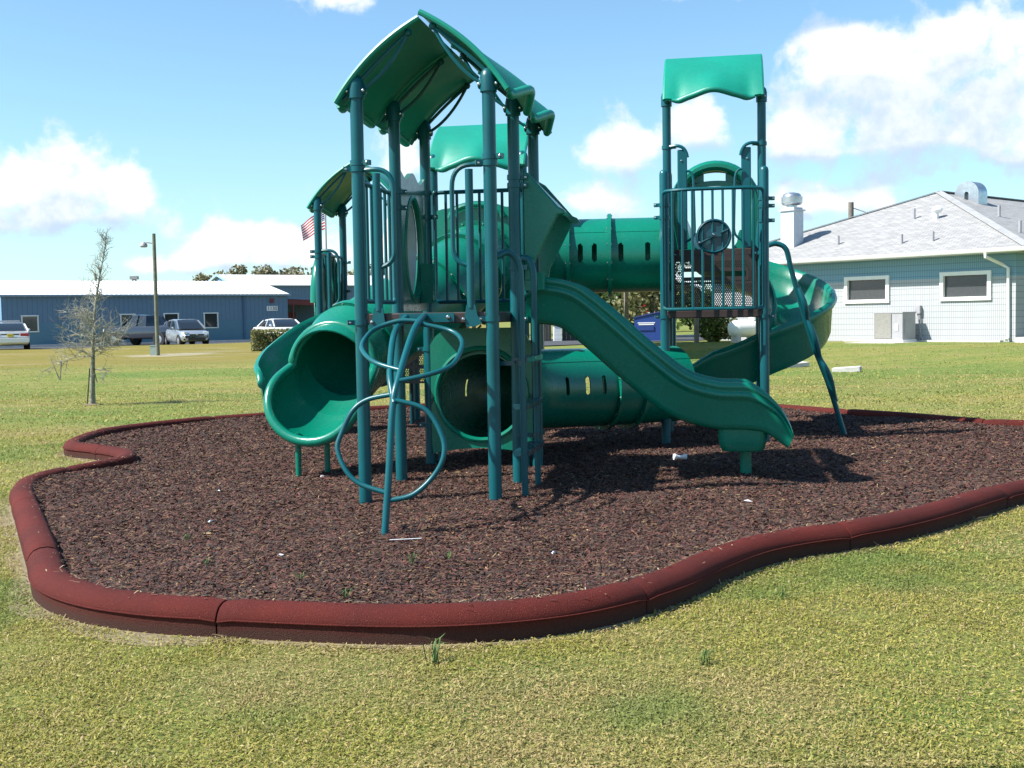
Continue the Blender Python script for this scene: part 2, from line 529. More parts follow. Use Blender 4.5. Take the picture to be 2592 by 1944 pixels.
def smooth(a, b, x):
    t = np.clip((x - a) / (b - a), 0, 1)
    return t * t * (3 - 2 * t)


def ground_z(x, y):
    x = np.asarray(x, float); y = np.asarray(y, float)
    z = np.full(np.broadcast(x, y).shape, -0.11)
    r = np.hypot(x, y - 10)
    far = smooth(9, 24, r)
    z = z + far * 0.05 * np.sin(x * 0.21 + 0.6) * np.sin(y * 0.17 + 0.3) + far * 0.025 * np.sin(x * 0.55 + y * 0.4)
    # raised pad of the white building
    q = (x - WB_R[0]) * WB_N[0] + (y - WB_R[1]) * WB_N[1]
    s = (x - WB_R[0]) * WB_L[0] + (y - WB_R[1]) * WB_L[1]
    pad = smooth(-13, -2, q) * smooth(22, 12, s)
    z = z * (1 - pad) + pad * 0.19
    # low bank in front of the parking lot on the left
    ql = (x + 32.1) * -.53 + (y - 73) * .848
    z = z - smooth(-34, -26, ql) * smooth(-16, -20, ql) * smooth(2, -8, x) * 0.10 + 0.19 * np.exp(-((ql + 13.6) / 2.0) ** 2) * smooth(-4, -10, x)
    # gentle swell to the left
    z = z - 0.10 * np.exp(-(((x + 9) / 6) ** 2 + ((y - 27) / 5) ** 2))
    return z


def build_lawn():
    xs = np.concatenate([-np.geomspace(1500, 42, 16), np.linspace(-40, -14, 27), np.linspace(-13, 13, 79), np.geomspace(14, 1500, 26)])
    ys = np.concatenate([np.linspace(-6, 40, 116), np.linspace(40.8, 90, 62), np.geomspace(92, 2500, 34)])
    X, Y = np.meshgrid(xs, ys, indexing='ij')
    Z = ground_z(X, Y)
    co = np.stack([X, Y, Z], -1).reshape(-1, 3)
    n, m = len(xs), len(ys)
    mb = MB(); mb.v = [tuple(c) for c in co.tolist()]
    mb.f = [(i * m + j, (i + 1) * m + j, (i + 1) * m + j + 1, i * m + j + 1) for i in range(n - 1) for j in range(m - 1)]
    o = obj('ground', mb, M['lawn'], recalc=False)
    tag(o, 'mown lawn with dry patches all around the play area', 'lawn', kind='structure')


build_lawn()

# border centre line of the play area (world metres), anticlockwise
BORDER = [(-3.255, 7.684), (-2.527, 6.145), (-2.242, 5.545), (-1.94, 5.195), (-1.58, 4.985), (-1.17, 4.875), (-0.6, 4.755), (-0.22, 4.745), (0.13, 4.835), (0.42, 5.025), (0.72, 5.345), (0.96, 5.705), (1.26, 6.085), (1.57, 6.325), (1.88, 6.485), (2.22, 6.725), (2.62, 7.085), (3.12, 7.601), (3.5, 7.954), (4.4, 8.596), (5.4, 9.1), (6.4, 9.9), (6.9, 11.0), (6.4, 12.0), (5.55, 12.42), (5.12, 12.72), (4.64, 13.55), (4.05, 14.35), (3.52, 15.2), (2.9, 15.8), (2.0, 16.3), (0.5, 16.7), (-1.0, 16.5), (-2.4, 15.8), (-3.38, 15.08), (-3.92, 14.62), (-4.44, 13.82), (-4.7, 13.08), (-4.66, 12.32), (-4.5, 11.78), (-4.1, 11.42), (-3.72, 11.0), (-3.55, 10.55), (-3.62, 10.1), (-3.78, 9.6), (-3.824, 9.1), (-3.631, 8.493)]
BL = [Vector((p.x, p.y, 0)) for p in spline([(x, y, 0) for x, y in BORDER], 6, closed=True)]


def inside(px, py, poly):
    px = np.asarray(px); py = np.asarray(py)
    res = np.zeros(px.shape, bool); n = len(poly); j = n - 1
    for i in range(n):
        xi, yi = poly[i]; xj, yj = poly[j]
        c = ((yi > py) != (yj > py)) & (px < (xj - xi) * (py - yi) / (yj - yi + 1e-12) + xi)
        res ^= c; j = i
    return res


def offset_poly(d):
    n = len(BL); out = []
    for i in range(n):
        t = (BL[(i + 1) % n] - BL[i - 1]).normalized()
        nn = Vector((-t.y, t.x, 0))        # left of travel = inward
        out.append((BL[i].x + nn.x * d, BL[i].y + nn.y * d))
    return out


POLY_IN = offset_poly(0.05)
POLY_OUT = offset_poly(-0.10)


def mulch_h(x, y):
    x = np.asarray(x, float); y = np.asarray(y, float)
    pit = 0.055 * np.exp(-(((x - 2.35) / .5) ** 2 + ((y - 8.75) / .35) ** 2)) + 0.05 * np.exp(-(((x + 1.55) / .4) ** 2 + ((y - 8.75) / .35) ** 2))
    return -pit + 0.02 * np.sin(x * 2.3 + 1) * np.sin(y * 1.9) + 0.014 * np.sin(x * 1.1 + y * 0.8) + 0.006 * np.sin(x * 6.1 - y * 4.7) - 0.012


def build_mulch():
    ys = np.arange(4.5, 17.0, 0.12); xs = np.arange(-4.9, 7.1, 0.12)
    X, Y = np.meshgrid(xs, ys, indexing='ij')
    n, m = len(xs), len(ys)
    ins = inside(X, Y, POLY_IN)
    Z = mulch_h(X, Y)
    mb = MB(); ids = {}
    # pull outside points of boundary cells onto the border line
    P = np.array([(p.x, p.y) for p in BL])
    def vid(i, j):
        if (i, j) in ids: return ids[(i, j)]
        x, y, z = X[i, j], Y[i, j], Z[i, j]
        if not ins[i, j]:
            k = np.argmin((P[:, 0] - x) ** 2 + (P[:, 1] - y) ** 2); x, y = P[k]; z = -0.02
        ids[(i, j)] = len(mb.v); mb.v.append((x, y, z)); return ids[(i, j)]
    for i in range(n - 1):
        for j in range(m - 1):
            q = ((i, j), (i + 1, j), (i + 1, j + 1), (i, j + 1))
            if any(ins[a] for a in q):
                mb.f.append(tuple(vid(*a) for a in q)); mb.m.append(0)
    o = obj('mulch_bed', mb, M['mulch'])
    tag(o, 'dark red-brown bark mulch filling the play area', 'mulch', kind='structure')


build_mulch()


def scatter_mesh(name, V, F, tint, material, label, cat):
    """V (n,k,3) verts, F list of faces in one piece, tint (n,3)"""
    n, k = V.shape[:2]
    me = bpy.data.meshes.new(name)
    me.vertices.add(n * k)
    me.vertices.foreach_set('co', V.reshape(-1).astype(np.float32))
    F = np.array(F); nf, w = F.shape
    idx = (F[None] + (np.arange(n) * k)[:, None, None]).reshape(-1)
    me.loops.add(n * nf * w); me.loops.foreach_set('vertex_index', idx.astype(np.int32))
    me.polygons.add(n * nf)
    me.polygons.foreach_set('loop_start', (np.arange(n * nf) * w).astype(np.int32))
    me.polygons.foreach_set('loop_total', np.full(n * nf, w, np.int32))
    at = me.attributes.new('tint', 'FLOAT_COLOR', 'POINT')
    c = np.ones((n, k, 4), np.float32); c[..., :3] = tint[:, None, :]
    at.data.foreach_set('color', c.reshape(-1))
    me.materials.append(material)
    me.update(); me.validate()
    o = bpy.data.objects.new(name, me); COL.objects.link(o)
    if label: tag(o, label, cat, kind='stuff')
    return o


def build_chips():
    N0 = 560000
    # more chips near the camera
    y = 4.6 + 12.2 * rng.random(N0) ** 1.55; x = rng.uniform(-4.9, 7.0, N0)
    keep = inside(x, y, offset_poly(0.04)) & (np.abs(x) < 0.62 * y + 0.8)
    x, y = x[keep], y[keep]; n = len(x)
    z = mulch_h(x, y) + rng.uniform(0.0, 0.012, n)
    far = np.clip((y - 5) / 10, 0, 1)
    L = rng.uniform(0.006, 0.020, n) * (1 + 0.8 * far); W = rng.uniform(0.0020, 0.0050, n) * (1 + 0.7 * far); T = W * rng.uniform(.2, .5, n)
    a = rng.normal(0, 0.9, n); pt = rng.normal(0, 0.33, n); rl = rng.uniform(-.7, .7, n)
    ax = np.stack([np.cos(a) * np.cos(pt), np.sin(a) * np.cos(pt), np.sin(pt)], -1)
    sd = np.stack([-np.sin(a) * np.cos(rl), np.cos(a) * np.cos(rl), np.sin(rl)], -1)
    up = np.cross(ax, sd)
    C = np.stack([x, y, z], -1)
    def P(l, w, t): return C + ax * (L * l)[:, None] + sd * (W * w)[:, None] + up * (T * t)[:, None]
    V = np.stack([P(-1, -.6, 0), P(-.8, .7, 0), P(.1, 1, 0.1), P(1, .4, 0), P(.9, -.6, 0), P(0, -1, 0.1), P(-.5, 0, 1), P(.5, 0.1, 1)], 1)
    F = [(0, 1, 6), (1, 2, 6), (2, 7, 6), (2, 3, 7), (3, 4, 7), (4, 5, 7), (5, 6, 7), (5, 0, 6)]
    pal = np.array([[.065, .032, .028], [.095, .036, .031], [.135, .052, .042], [.035, .026, .024], [.020, .018, .019], [.13, .080, .045], [.22, .135, .060], [.060, .052, .046], [.30, .22, .12], [.085, .045, .034]])
    pr = np.array([.17, .18, .10, .14, .12, .11, .03, .08, .006, .07]); pr = pr / pr.sum()
    tint = pal[rng.choice(len(pal), n, p=pr)] * rng.uniform(1.1, 1.7, (n, 1))
    tint = (tint * .82 + .18 * np.array([.105, .078, .062]) * rng.uniform(.8, 1.3, (n, 1))) * .80
    scatter_mesh('mulch_chips', V, F, tint, M['chip'], 'loose shredded bark chips covering the play area', 'bark chips')


build_chips()


def build_border():
    root = empty('rubber_border', (0, 0, 0), 0, 'winding red-brown rubber kerb around the mulch bed', 'border')
    # profile: (across, z), across + = outward; rounded top, small ledge, vertical foot
    prof = [(-.085, -.16), (-.085, -.02), (-.078, .012), (-.055, .035), (-.02, .045), (.02, .043), (.055, .030), (.076, .008), (.086, -.012), (.0865, -.019), (.094, -.0205), (.094, -.0235), (.084, -.025), (.080, -.16)]
    n = len(BL)
    cum = [0.0]
    for i in range(n): cum.append(cum[-1] + (BL[(i + 1) % n] - BL[i]).length)
    total = cum[-1]
    # joints: piece lengths about 1.85 m, first joint where the photograph shows it
    s0 = min(range(n), key=lambda i: (BL[i] - Vector((-1.26, 4.95, 0))).length)
    m = round(total / 1.86); seg = total / m
    def at(s):
        s = s % total
        i = max(0, min(n - 1, int(np.searchsorted(cum, s, side='right')) - 1))
        f = (s - cum[i]) / max(cum[i + 1] - cum[i], 1e-9)
        return BL[i].lerp(BL[(i + 1) % n], f)
    for k in range(m):
        a = cum[s0] + k * seg + 0.004; b = a + seg - 0.008
        secs = []
        w = 26
        jz = random.uniform(-.006, .006)
        for j in range(w + 1):
            s = a + (b - a) * j / w
            p = at(s); t = (at(s + 0.03) - at(s - 0.03)).normalized(); out = Vector((t.y, -t.x, 0))
            e = 0.0
            if j in (0, w): e = 0.010
            secs.append([p + out * (c * (1 - e * 5)) + Vector((0, 0, z - e * (z > -.1) + jz)) for c, z in prof])
        mb = MB(); mb.loft(secs, True, True)
        obj('kerb_piece', mb, M['rubber'], root, angle=50)


build_border()


def vnoise(x, y, s, seed):
    r = np.random.default_rng(seed).random((64, 64)); X, Y = x * s + 500, y * s + 500
    i, j = np.floor(X).astype(int), np.floor(Y).astype(int); fx, fy = X - i, Y - j
    fx, fy = fx * fx * (3 - 2 * fx), fy * fy * (3 - 2 * fy)
    g = lambda a, b: r[a % 64, b % 64]
    return (g(i, j) * (1 - fx) + g(i + 1, j) * fx) * (1 - fy) + (g(i, j + 1) * (1 - fx) + g(i + 1, j + 1) * fx) * fy


def fbm(x, y, s, seed):
    return (vnoise(x, y, s, seed) + .5 * vnoise(x, y, s * 2.1, seed + 1) + .25 * vnoise(x, y, s * 4.3, seed + 2)) / 1.75


def build_soil_edge():
    n = len(BL); mb = MB(); secs = []
    for i in range(n):
        t = (BL[(i + 1) % n] - BL[i - 1]).normalized(); out = Vector((t.y, -t.x, 0)); p = BL[i]
        w = .10 + float(.012 + .13 * max(0, fbm(np.array([p.x]), np.array([p.y]), 1.4, 41)[0] - .45) * 1.6 + (.05 if p.x < -1.4 else 0))
        a, b, c = p + out * .06, p + out * (w * .6 + .03), p + out * w
        secs.append([Vector((q.x, q.y, float(ground_z(q.x, q.y)) + z)) for q, z in ((a, .010), (b, .006), (c, .002))])
    mb.loft(secs, False, False, loop=True)
    o = obj('soil_strip', mb, mat('sandy_soil', (.24, .195, .115), .95, vary=.4, vscale=30, bump=.5, bscale=120), recalc=False)
    if o.data.polygons[0].normal.z < 0: o.data.flip_normals()
    tag(o, 'strip of dry sandy soil along the outside of the kerb', 'soil', kind='structure')


build_soil_edge()


def build_kerb_litter():
    n = 1500
    i = rng.integers(0, len(BL), n); f = rng.random(n)
    bx = np.array([p.x for p in BL]); by = np.array([p.y for p in BL]); j = (i + 1) % len(BL)
    tx, ty = bx[j] - bx[i], by[j] - by[i]; ln = np.hypot(tx, ty) + 1e-9
    off = -.085 + np.abs(rng.normal(0, .05, n)); off = np.minimum(off, .06)
    x = bx[i] + tx * f + ty / ln * off; y = by[i] + ty * f - tx / ln * off
    k = np.abs(x) < .48 * y + .3; x, y, off = x[k], y[k], off[k]; n = len(x)
    z = np.interp(off, [-.09, -.078, -.055, -.02, .02, .055, .078], [-.005, .014, .037, .047, .045, .032, .01]) + .004
    L = rng.uniform(.004, .018, n); W = rng.uniform(.0008, .0028, n); a = rng.uniform(0, pi, n); pt = rng.normal(0, .15, n)
    ax = np.stack([np.cos(a), np.sin(a), pt], -1); sd = np.stack([-np.sin(a), np.cos(a), np.zeros(n)], -1); C = np.stack([x, y, z], -1)
    V = np.stack([C - ax * L[:, None] - sd * W[:, None], C + ax * L[:, None] - sd * W[:, None], C + ax * L[:, None] * .9 + sd * W[:, None], C - ax * L[:, None] * .9 + sd * W[:, None]], 1)
    pal = np.array([[.34, .27, .16], [.10, .06, .05], [.22, .15, .09], [.05, .035, .03], [.42, .36, .25]])
    scatter_mesh('kerb_litter', V, [(0, 1, 2, 3)], pal[rng.integers(0, 5, n)], M['chip'], 'straw and bark crumbs lying on the rubber kerb', 'litter')


build_kerb_litter()


def blades(n, xr, yr, hmin, hmax, wid, name=None, lean=0.9, polyout=None, dens=None):
    x = rng.uniform(*xr, n); y = yr[0] + (yr[1] - yr[0]) * rng.random(n)
    keep = np.abs(x) < 0.60 * y + 0.6
    keep &= ~inside(x, y, POLY_OUT)
    x, y = x[keep], y[keep]
    return x, y


def lawn_tint(x, y, n):
    """colour of each blade: yellow-green, with greener and drier patches that belong to the lawn"""
    pal = np.array([[.275, .27, .065], [.22, .25, .065], [.33, .31, .09], [.17, .215, .06], [.38, .335, .145], [.39, .31, .19], [.27, .21, .12]])
    p = np.array([.28, .20, .22, .09, .11, .06, .04])
    t = pal[rng.choice(len(pal), n, p=p)] * np.array([1.16, 1.09, 1.0]) * rng.uniform(.86, 1.14, (n, 1))
    dry = np.clip((.6 * fbm(x, y, .55, 3) + .4 * fbm(x, y, 2.2, 13) - .46) * 7, 0, 1)[:, None] * rng.uniform(.45, 1, (n, 1))
    lush = np.clip((.65 * fbm(x + 7, y * 1.3, .7, 9) + .35 * fbm(x, y, 2.6, 19) - .53) * 8, 0, 1)[:, None]
    t = t * (1 - .72 * dry) + .72 * dry * np.array([.47, .35, .19]) * rng.uniform(.6, 1.15, (n, 1))
    t = t * (1 - .62 * lush) + .62 * lush * np.array([.125, .205, .05]) * rng.uniform(.8, 1.2, (n, 1))
    return t, dry[:, 0]


def build_grass():
    X, Y, S = [], [], []
    for n, yr, sc in ((330000, (3.3, 6.2), 0.74), (140000, (6.2, 9.0), 1.10), (80000, (9.0, 15.0), 2.0), (55000, (15.0, 24.0), 3.0), (46000, (24.0, 40.0), 4.6)):
        w = 0.60 * yr[1] + 0.6
        x, y = blades(int(n * 1.27), (-w, w), yr, 0, 0, 0)
        X.append(x); Y.append(y); S.append(np.full(len(x), sc))
    # an unmown fringe along the kerb
    nb = 26000
    i = rng.integers(0, len(BL), nb); f = rng.random(nb)
    bx = np.array([p.x for p in BL]); by = np.array([p.y for p in BL]); j = (i + 1) % len(BL)
    tx, ty = bx[j] - bx[i], by[j] - by[i]; ln = np.hypot(tx, ty) + 1e-9
    off = 0.088 + np.abs(rng.normal(0, .035, nb))
    fx = bx[i] + tx * f + ty / ln * off; fy = by[i] + ty * f - tx / ln * off
    k = (np.abs(fx) < 0.48 * fy + 0.3) & (vnoise(fx, fy, 3.0, 5) > .3)
    fx, fy = fx[k], fy[k]
    X.append(fx); Y.append(fy); S.append(np.full(len(fx), 1.1))
    x = np.concatenate(X); y = np.concatenate(Y); s = np.concatenate(S)
    fade = (y < 20) | (rng.random(len(x)) < np.clip((40 - y) / 20, 0, 1) ** .8)
    fade &= (y > 9) | (rng.random(len(x)) < np.clip((fbm(x, y, 1.3, 21) - .22) * 6, .25, 1))
    nfr = int(fade[-len(fx):].sum()); x, y, s = x[fade], y[fade], s[fade]; n = len(x)
    z = ground_z(x, y)
    tint, dry = lawn_tint(x, y, n)
    clump = fbm(x, y, 3.2, 31)
    h = rng.uniform(.008, .022, n) * (0.45 + 1.1 * clump) * np.minimum(s, 1.7) ** 0.75 * (1 - .35 * dry)
    tall = rng.random(n) < 0.010
    h = np.where(tall, h * 2.1, h)
    w = rng.uniform(.0016, .0036, n) * s ** 0.95
    a = rng.uniform(0, 2 * pi, n); ln = rng.uniform(.4, 2.2, n)
    d = np.stack([np.cos(a), np.sin(a), np.zeros(n)], -1); sd = np.stack([-np.sin(a), np.cos(a), np.zeros(n)], -1)
    C = np.stack([x, y, z - .004], -1); Z = np.array([0, 0, 1.0])
    p1 = C + d * (h * ln * .35)[:, None] + Z * (h * .75)[:, None]
    p2 = C + d * (h * ln)[:, None] + Z * (h * rng.uniform(.45, 1.1, n))[:, None]
    V = np.stack([C - sd * w[:, None], C + sd * w[:, None], p1 + sd * (w * .9)[:, None], p1 - sd * (w * .9)[:, None], p2 + sd * (w * .25)[:, None], p2 - sd * (w * .25)[:, None]], 1)
    F = [(0, 1, 2, 3), (3, 2, 4, 5)]
    fr = np.zeros(n, bool); fr[-nfr:] = True
    dryf = fr & (rng.random(n) < .55)
    tint[dryf] = np.array([.40, .32, .19]) * rng.uniform(.6, 1.2, (dryf.sum(), 1))
    scatter_mesh('grass', V, F, tint, M['blade'], 'short mown grass blades of the lawn', 'grass')
    # small flat leaves and clippings between the blades
    n = 190000
    y = 3.3 + 6.2 * rng.random(n) ** 1.4; x = rng.uniform(-1, 1, n) * (0.47 * y + .3)
    k = ~inside(x, y, POLY_OUT); x, y = x[k], y[k]; n = len(x)
    t, dry = lawn_tint(x, y, n)
    sz = rng.uniform(.002, .0052, n) * (1 + .12 * (y - 3.3))
    C = np.stack([x, y, ground_z(x, y) + rng.uniform(.003, .020, n)], -1)
    nn = np.stack([rng.normal(0, .45, n), rng.normal(0, .45, n), np.ones(n)], -1); nn /= np.linalg.norm(nn, axis=1, keepdims=True)
    q = rng.normal(size=(n, 3)); u = np.cross(nn, q); u /= np.linalg.norm(u, axis=1, keepdims=True); v = np.cross(nn, u)
    el = rng.uniform(.9, 2.6, n)
    V = np.stack([C - u * (sz * el)[:, None], C - v * (sz * .6)[:, None], C + u * (sz * el)[:, None], C + v * (sz * .6)[:, None]], 1)
    scatter_mesh('lawn_leaves', V, [(0, 1, 2, 3)], t * 1.05, M['blade'], 'small flat leaves and clippings among the grass blades', 'leaves')


build_grass()


def weed(name, x, y, z, h, n, label, spread=1.0, green=(.10, .17, .04)):
    mb = MB()
    for _ in range(n):
        a = random.uniform(0, 2 * pi); l = random.uniform(.3, 1.0) * spread * h; hh = h * random.uniform(.6, 1.1); w = h * .035
        d = Vector((cos(a), sin(a), 0)); s = Vector((-sin(a), cos(a), 0))
        o = Vector((random.gauss(0, h * .12), random.gauss(0, h * .12), 0))
        p0 = o; p1 = o + d * l * .35 + Vector((0, 0, hh * .8)); p2 = o + d * l + Vector((0, 0, hh * random.uniform(.5, 1)))
        mb.add([p0 - s * w, p0 + s * w, p1 + s * w * .8, p1 - s * w * .8, p2], [(0, 1, 2, 3), (3, 2, 4)])
    o = obj(name, mb, M['weed'], recalc=False)
    o.location = (x, y, z)
    tag(o, label, 'weed', 'weeds growing up through the mulch')


M['weed'] = mat('weed_leaf', (0.10, 0.17, 0.045), 0.6, vary=0.3, vscale=40)

# ------------------------------------------------------------------ play structure (local frame: u right, v away, z up)
PS = empty('play_structure', (-1.023, 7.923, 0), radians(-10.35), 'green and teal playground set with roofed towers, slides and tubes on mulch', 'playground')
S = 0.914
G, T, TD, BR, BO = M['green'], M['teal'], M['teal_dark'], M['brown'], M['bolt']


def roof_cap(z):
    return [(z - .045, .0445), (z - .045, .056), (z + .05, .057), (z + .085, .048), (z + .108, .028), (z + .115, .004)]


def post(u, v, top, cap='roof', clamps=(), r=.0445, ear=(1, 0)):
    mb = MB(); mb.lathe((u, v, 0), [(-.15, r), (top, r)] if cap != 'dome' else [(-.15, r), (top - .045, r), (top - .018, r * .86), (top - .004, r * .5), (top, r * .06)], 18)
    o = obj('post', mb, T, PS)
    if cap == 'roof':
        c = MB(); c.lathe((u, v, 0), roof_cap(top), 18)
        for sg in (-1, 1):
            e = Vector((ear[0] * sg, ear[1] * sg, 0))
            c.lathe(Vector((u, v, top + .005)) + e * .045, [(0, .030), (.020, .028), (.026, .018)], 12, e)
        c.cur = 1
        for sg in (-1, 1):
            e = Vector((ear[0] * sg, ear[1] * sg, 0)); nn = Vector((0, -1, 0)) if abs(ear[0]) > .5 else Vector((1, 0, 0))
            c.lathe(Vector((u, v, top + .005)) + e * .058 + nn * .030, [(0, .010), (.006, .009), (.009, .003)], 8, nn)
        obj('post_cap', c, [T, BO], o)
    for z, (dx, dy) in clamps:
        c = MB(); c.lathe((u, v, 0), [(z - .018, .046), (z - .018, .053), (z + .018, .053), (z + .018, .046)], 18)
        d = Vector((dx, dy, 0)).normalized(); sd = Vector((-d.y, d.x, 0))
        c.bar(Vector((u, v, z)) + d * .04 - sd * .0, Vector((u, v, z)) + d * .098, .036, .034)
        c.cur = 1
        c.lathe(Vector((u, v, z)) + d * .082 + sd * .016, [(0, .009), (.008, .008), (.011, .002)], 8, sd)
        c.lathe(Vector((u, v, z)) + d * .082 - sd * .016, [(0, .009), (.008, .008), (.011, .002)], 8, -sd)
        obj('clamp', c, [T, BO], o)
    return o


ZC = 2.77
A_CL = ((1.215, (-1, -.4)),)
post(0, 0, ZC, clamps=[(1.213, (-1, -.5)), (2.293, (1, -.3)), (2.252, (-.9, -.3))])
post(S, 0, ZC, clamps=[(1.225, (-1, -.35)), (2.300, (1, -.25)), (2.258, (-.9, -.4))])
post(0, S, ZC, clamps=[(1.22, (-1, -.4)), (2.20, (.6, .8)), (2.08, (.6, .8))])
post(S, S, ZC, clamps=[(1.22, (1, -.2)), (2.27, (.9, .3)), (2.21, (1, .1)), (1.60, (1, -.6))])
post(0, 2 * S, ZC, clamps=[(1.22, (-1, -.4)), (2.28, (.8, -.1)), (2.08, (.8, .1)), (.98, (-1, -.2)), (.34, (-1, -.2))])
post(S, 2 * S, ZC, clamps=[(1.22, (1, .2))])
# tower behind (front slope of its roof towards the camera)
for u in (-.42, .49):
    post(u, 3.78, 2.77, clamps=[(1.22, (-1, -.3)), (1.98, (1, -.2)), (1.86, (1, -.2))] if u < 0 else [(1.22, (1, -.3))], ear=(0, 1))
    post(u, 4.69, 2.42, 'dome', [(1.22, (1, -.3))])
# right tower: two short front posts, four tall ones
for u, cl in ((1.88, [(1.215, (-1, -.2)), (.72, (1, -.1)), (.20, (-1, 0)), (2.30, (-1, .1)), (2.18, (-1, .1))]), (2.83, [(1.205, (1, -.2)), (2.33, (1, .2)), (2.26, (1, .2)), (2.12, (1, .1))])):
    post(u, 3.78, 2.64, 'dome', cl)
for u in (1.87, 2.84):
    s = 1 if u < 2 else -1
    post(u, 4.69, 3.45, clamps=[(2.98, (s, -.3)), (1.86, (s, -.3))], ear=(0, 1))
    post(u, 5.60, 2.66, 'dome', [(1.86, (s, -.3))])
# left rear tower
for u, v in ((-2.25, 5.46), (-2.25, 6.37), (-1.34, 5.46), (-1.34, 6.37)):
    post(u, v, 2.58, clamps=[(2.05, (-1, -.3)), (1.99, (-1, -.3)), (1.03, (-1, -.3))] if v < 6 else [(1.96, (1, -.3)), (1.60, (1, -.3))])


def deck(u0, u1, v0, v1, z, th=.075):
    mb = MB()
    mb.box(((u0 + u1) / 2, (v0 + v1) / 2, z - th / 2), (u1 - u0, v1 - v0, th))
    o = obj('deck', mb, BR, PS, smooth=False)
    b = o.modifiers.new('bevel', 'BEVEL'); b.width = .008; b.segments = 2
    return o


deck(.035, S - .035, -.02, S - .004, 1.273)
deck(.035, S - .035, S + .004, 2 * S + .02, 1.273)
deck(-.40, .47, 3.80, 4.67, 1.273)
deck(1.90, 2.81, 3.74, 4.66, 1.273)
deck(1.89, 2.82, 4.70, 5.58, 1.915)
deck(-2.23, -1.36, 5.48, 6.35, 1.08)
deck(-1.32, -.44, 4.72, 5.44, 1.17)


def rail_panel(p0, p1, z0, z1, nb, r=.0125, rr=.017, bulge=0.0, bn=(0, -1, 0), over=0.0):
    """guard rail from p0 to p1 (u,v) with nb bars; bulge bends it outwards"""
    a, b = Vector((*p0, 0)), Vector((*p1, 0)); bnv = Vector(bn)
    def pos(t, z):
        p = a.lerp(b, t) + bnv * bulge * (1 - (2 * t - 1) ** 4)
        return Vector((p.x, p.y, z))
    mb = MB()
    c = .05 / (b - a).length
    loop = [pos(0, z0 + .04)] + [pos(0, z1 - .04)] + bez(pos(0, z1 - .04), pos(0, z1), pos(c, z1), 4)[1:] + [pos(c + (1 - 2 * c) * i / 14, z1) for i in range(1, 14)] \
        + bez(pos(1 - c, z1), pos(1, z1), pos(1, z1 - .04), 4) + [pos(1, z0 + .04)] + bez(pos(1, z0 + .04), pos(1, z0), pos(1 - c, z0), 4)[1:] + [pos(1 - c - (1 - 2 * c) * i / 14, z0) for i in range(1, 14)] + bez(pos(c, z0), pos(0, z0), pos(0, z0 + .04), 4)[:-1]
    mb.tube(loop, rr, 8, closed=True)
    o = obj('guard_rail', mb, T, PS)
    for i in range(nb):
        t = (i + 1) / (nb + 1)
        m2 = MB(); m2.cyl(pos(t, z0), pos(t, z1), r, None, 8)
        obj('bar', m2, T, o)
    return o


rail_panel((0.0, .07), (0.0, S - .07), 1.36, 2.17, 6)                       # left side of the front bay
rail_panel((.075, 2 * S), (S - .075, 2 * S), 1.37, 2.28, 7)                 # rear of the main tower
rr = rail_panel((1.87, 3.70), (2.82, 3.70), 1.285, 2.42, 9, r=.0125, rr=.017, bulge=.13)   # balcony of the right tower
rr['label'] = 'bowed balcony railing of the right tower'
rail_panel((-2.25, 5.53), (-2.25, 6.30), 1.16, 2.02, 4)
rail_panel((-.35, 4.69), (.42, 4.69), 1.37, 2.2, 6)
rail_panel((-.42, 3.85), (-.42, 4.62), 1.37, 2.2, 6)


def handhold(u, v, z0, z1, sgn, zlow, label=None, depth=-.03, wid=.055):
    """D-shaped entry handhold: upright bar bolted to the deck, tube hoop beside it"""
    ub = u + sgn * .137; uh = u + sgn * .255
    mb = MB(); mb.tube([(ub, v + depth, z0 + .02), (ub, v + depth, z1 - .03)], wid / 2, 10)
    o = obj('handhold', mb, T, PS)
    h = MB()
    path = [Vector((u + sgn * .05, v + depth * .5, z1))] + bez((u + sgn * .12, v + depth, z1), (uh, v + depth, z1), (uh, v + depth, z1 - .15), 7) + [Vector((uh, v + depth, zlow + .12))] + bez((uh, v + depth, zlow + .12), (uh, v + depth, zlow + .02), (ub, v + depth, zlow), 6)[1:]
    h.tube(path, .0165, 8)
    obj('hoop', h, T, o)
    f = MB()
    f.prism([(-.045, .0), (-.03, .07), (.03, .07), (.045, -.03), (.03, -.075), (-.03, -.075), (-.075 * 1, -.055)] if sgn > 0 else [(.045, .0), (.03, .07), (-.03, .07), (-.045, -.03), (-.03, -.075), (.03, -.075), (.075, -.055)], lambda a, b, c: (ub + a, v + depth - .02 + c, z0 + b - .03), .012)
    f.cur = 1
    f.lathe((ub + (-.045 if sgn > 0 else -.05), v + depth - .022, z0 - .055), [(0, .013), (.01, .011), (.014, .003)], 8, (0, -1, 0))
    obj('mounting_plate', f, [T, BO], o)


handhold(0, 0, 1.27, 2.245, 1, 1.58)
handhold(S, 0, 1.28, 2.250, -1, 1.58)
handhold(-2.25, 5.46, 1.08, 2.06, 1, 1.4)
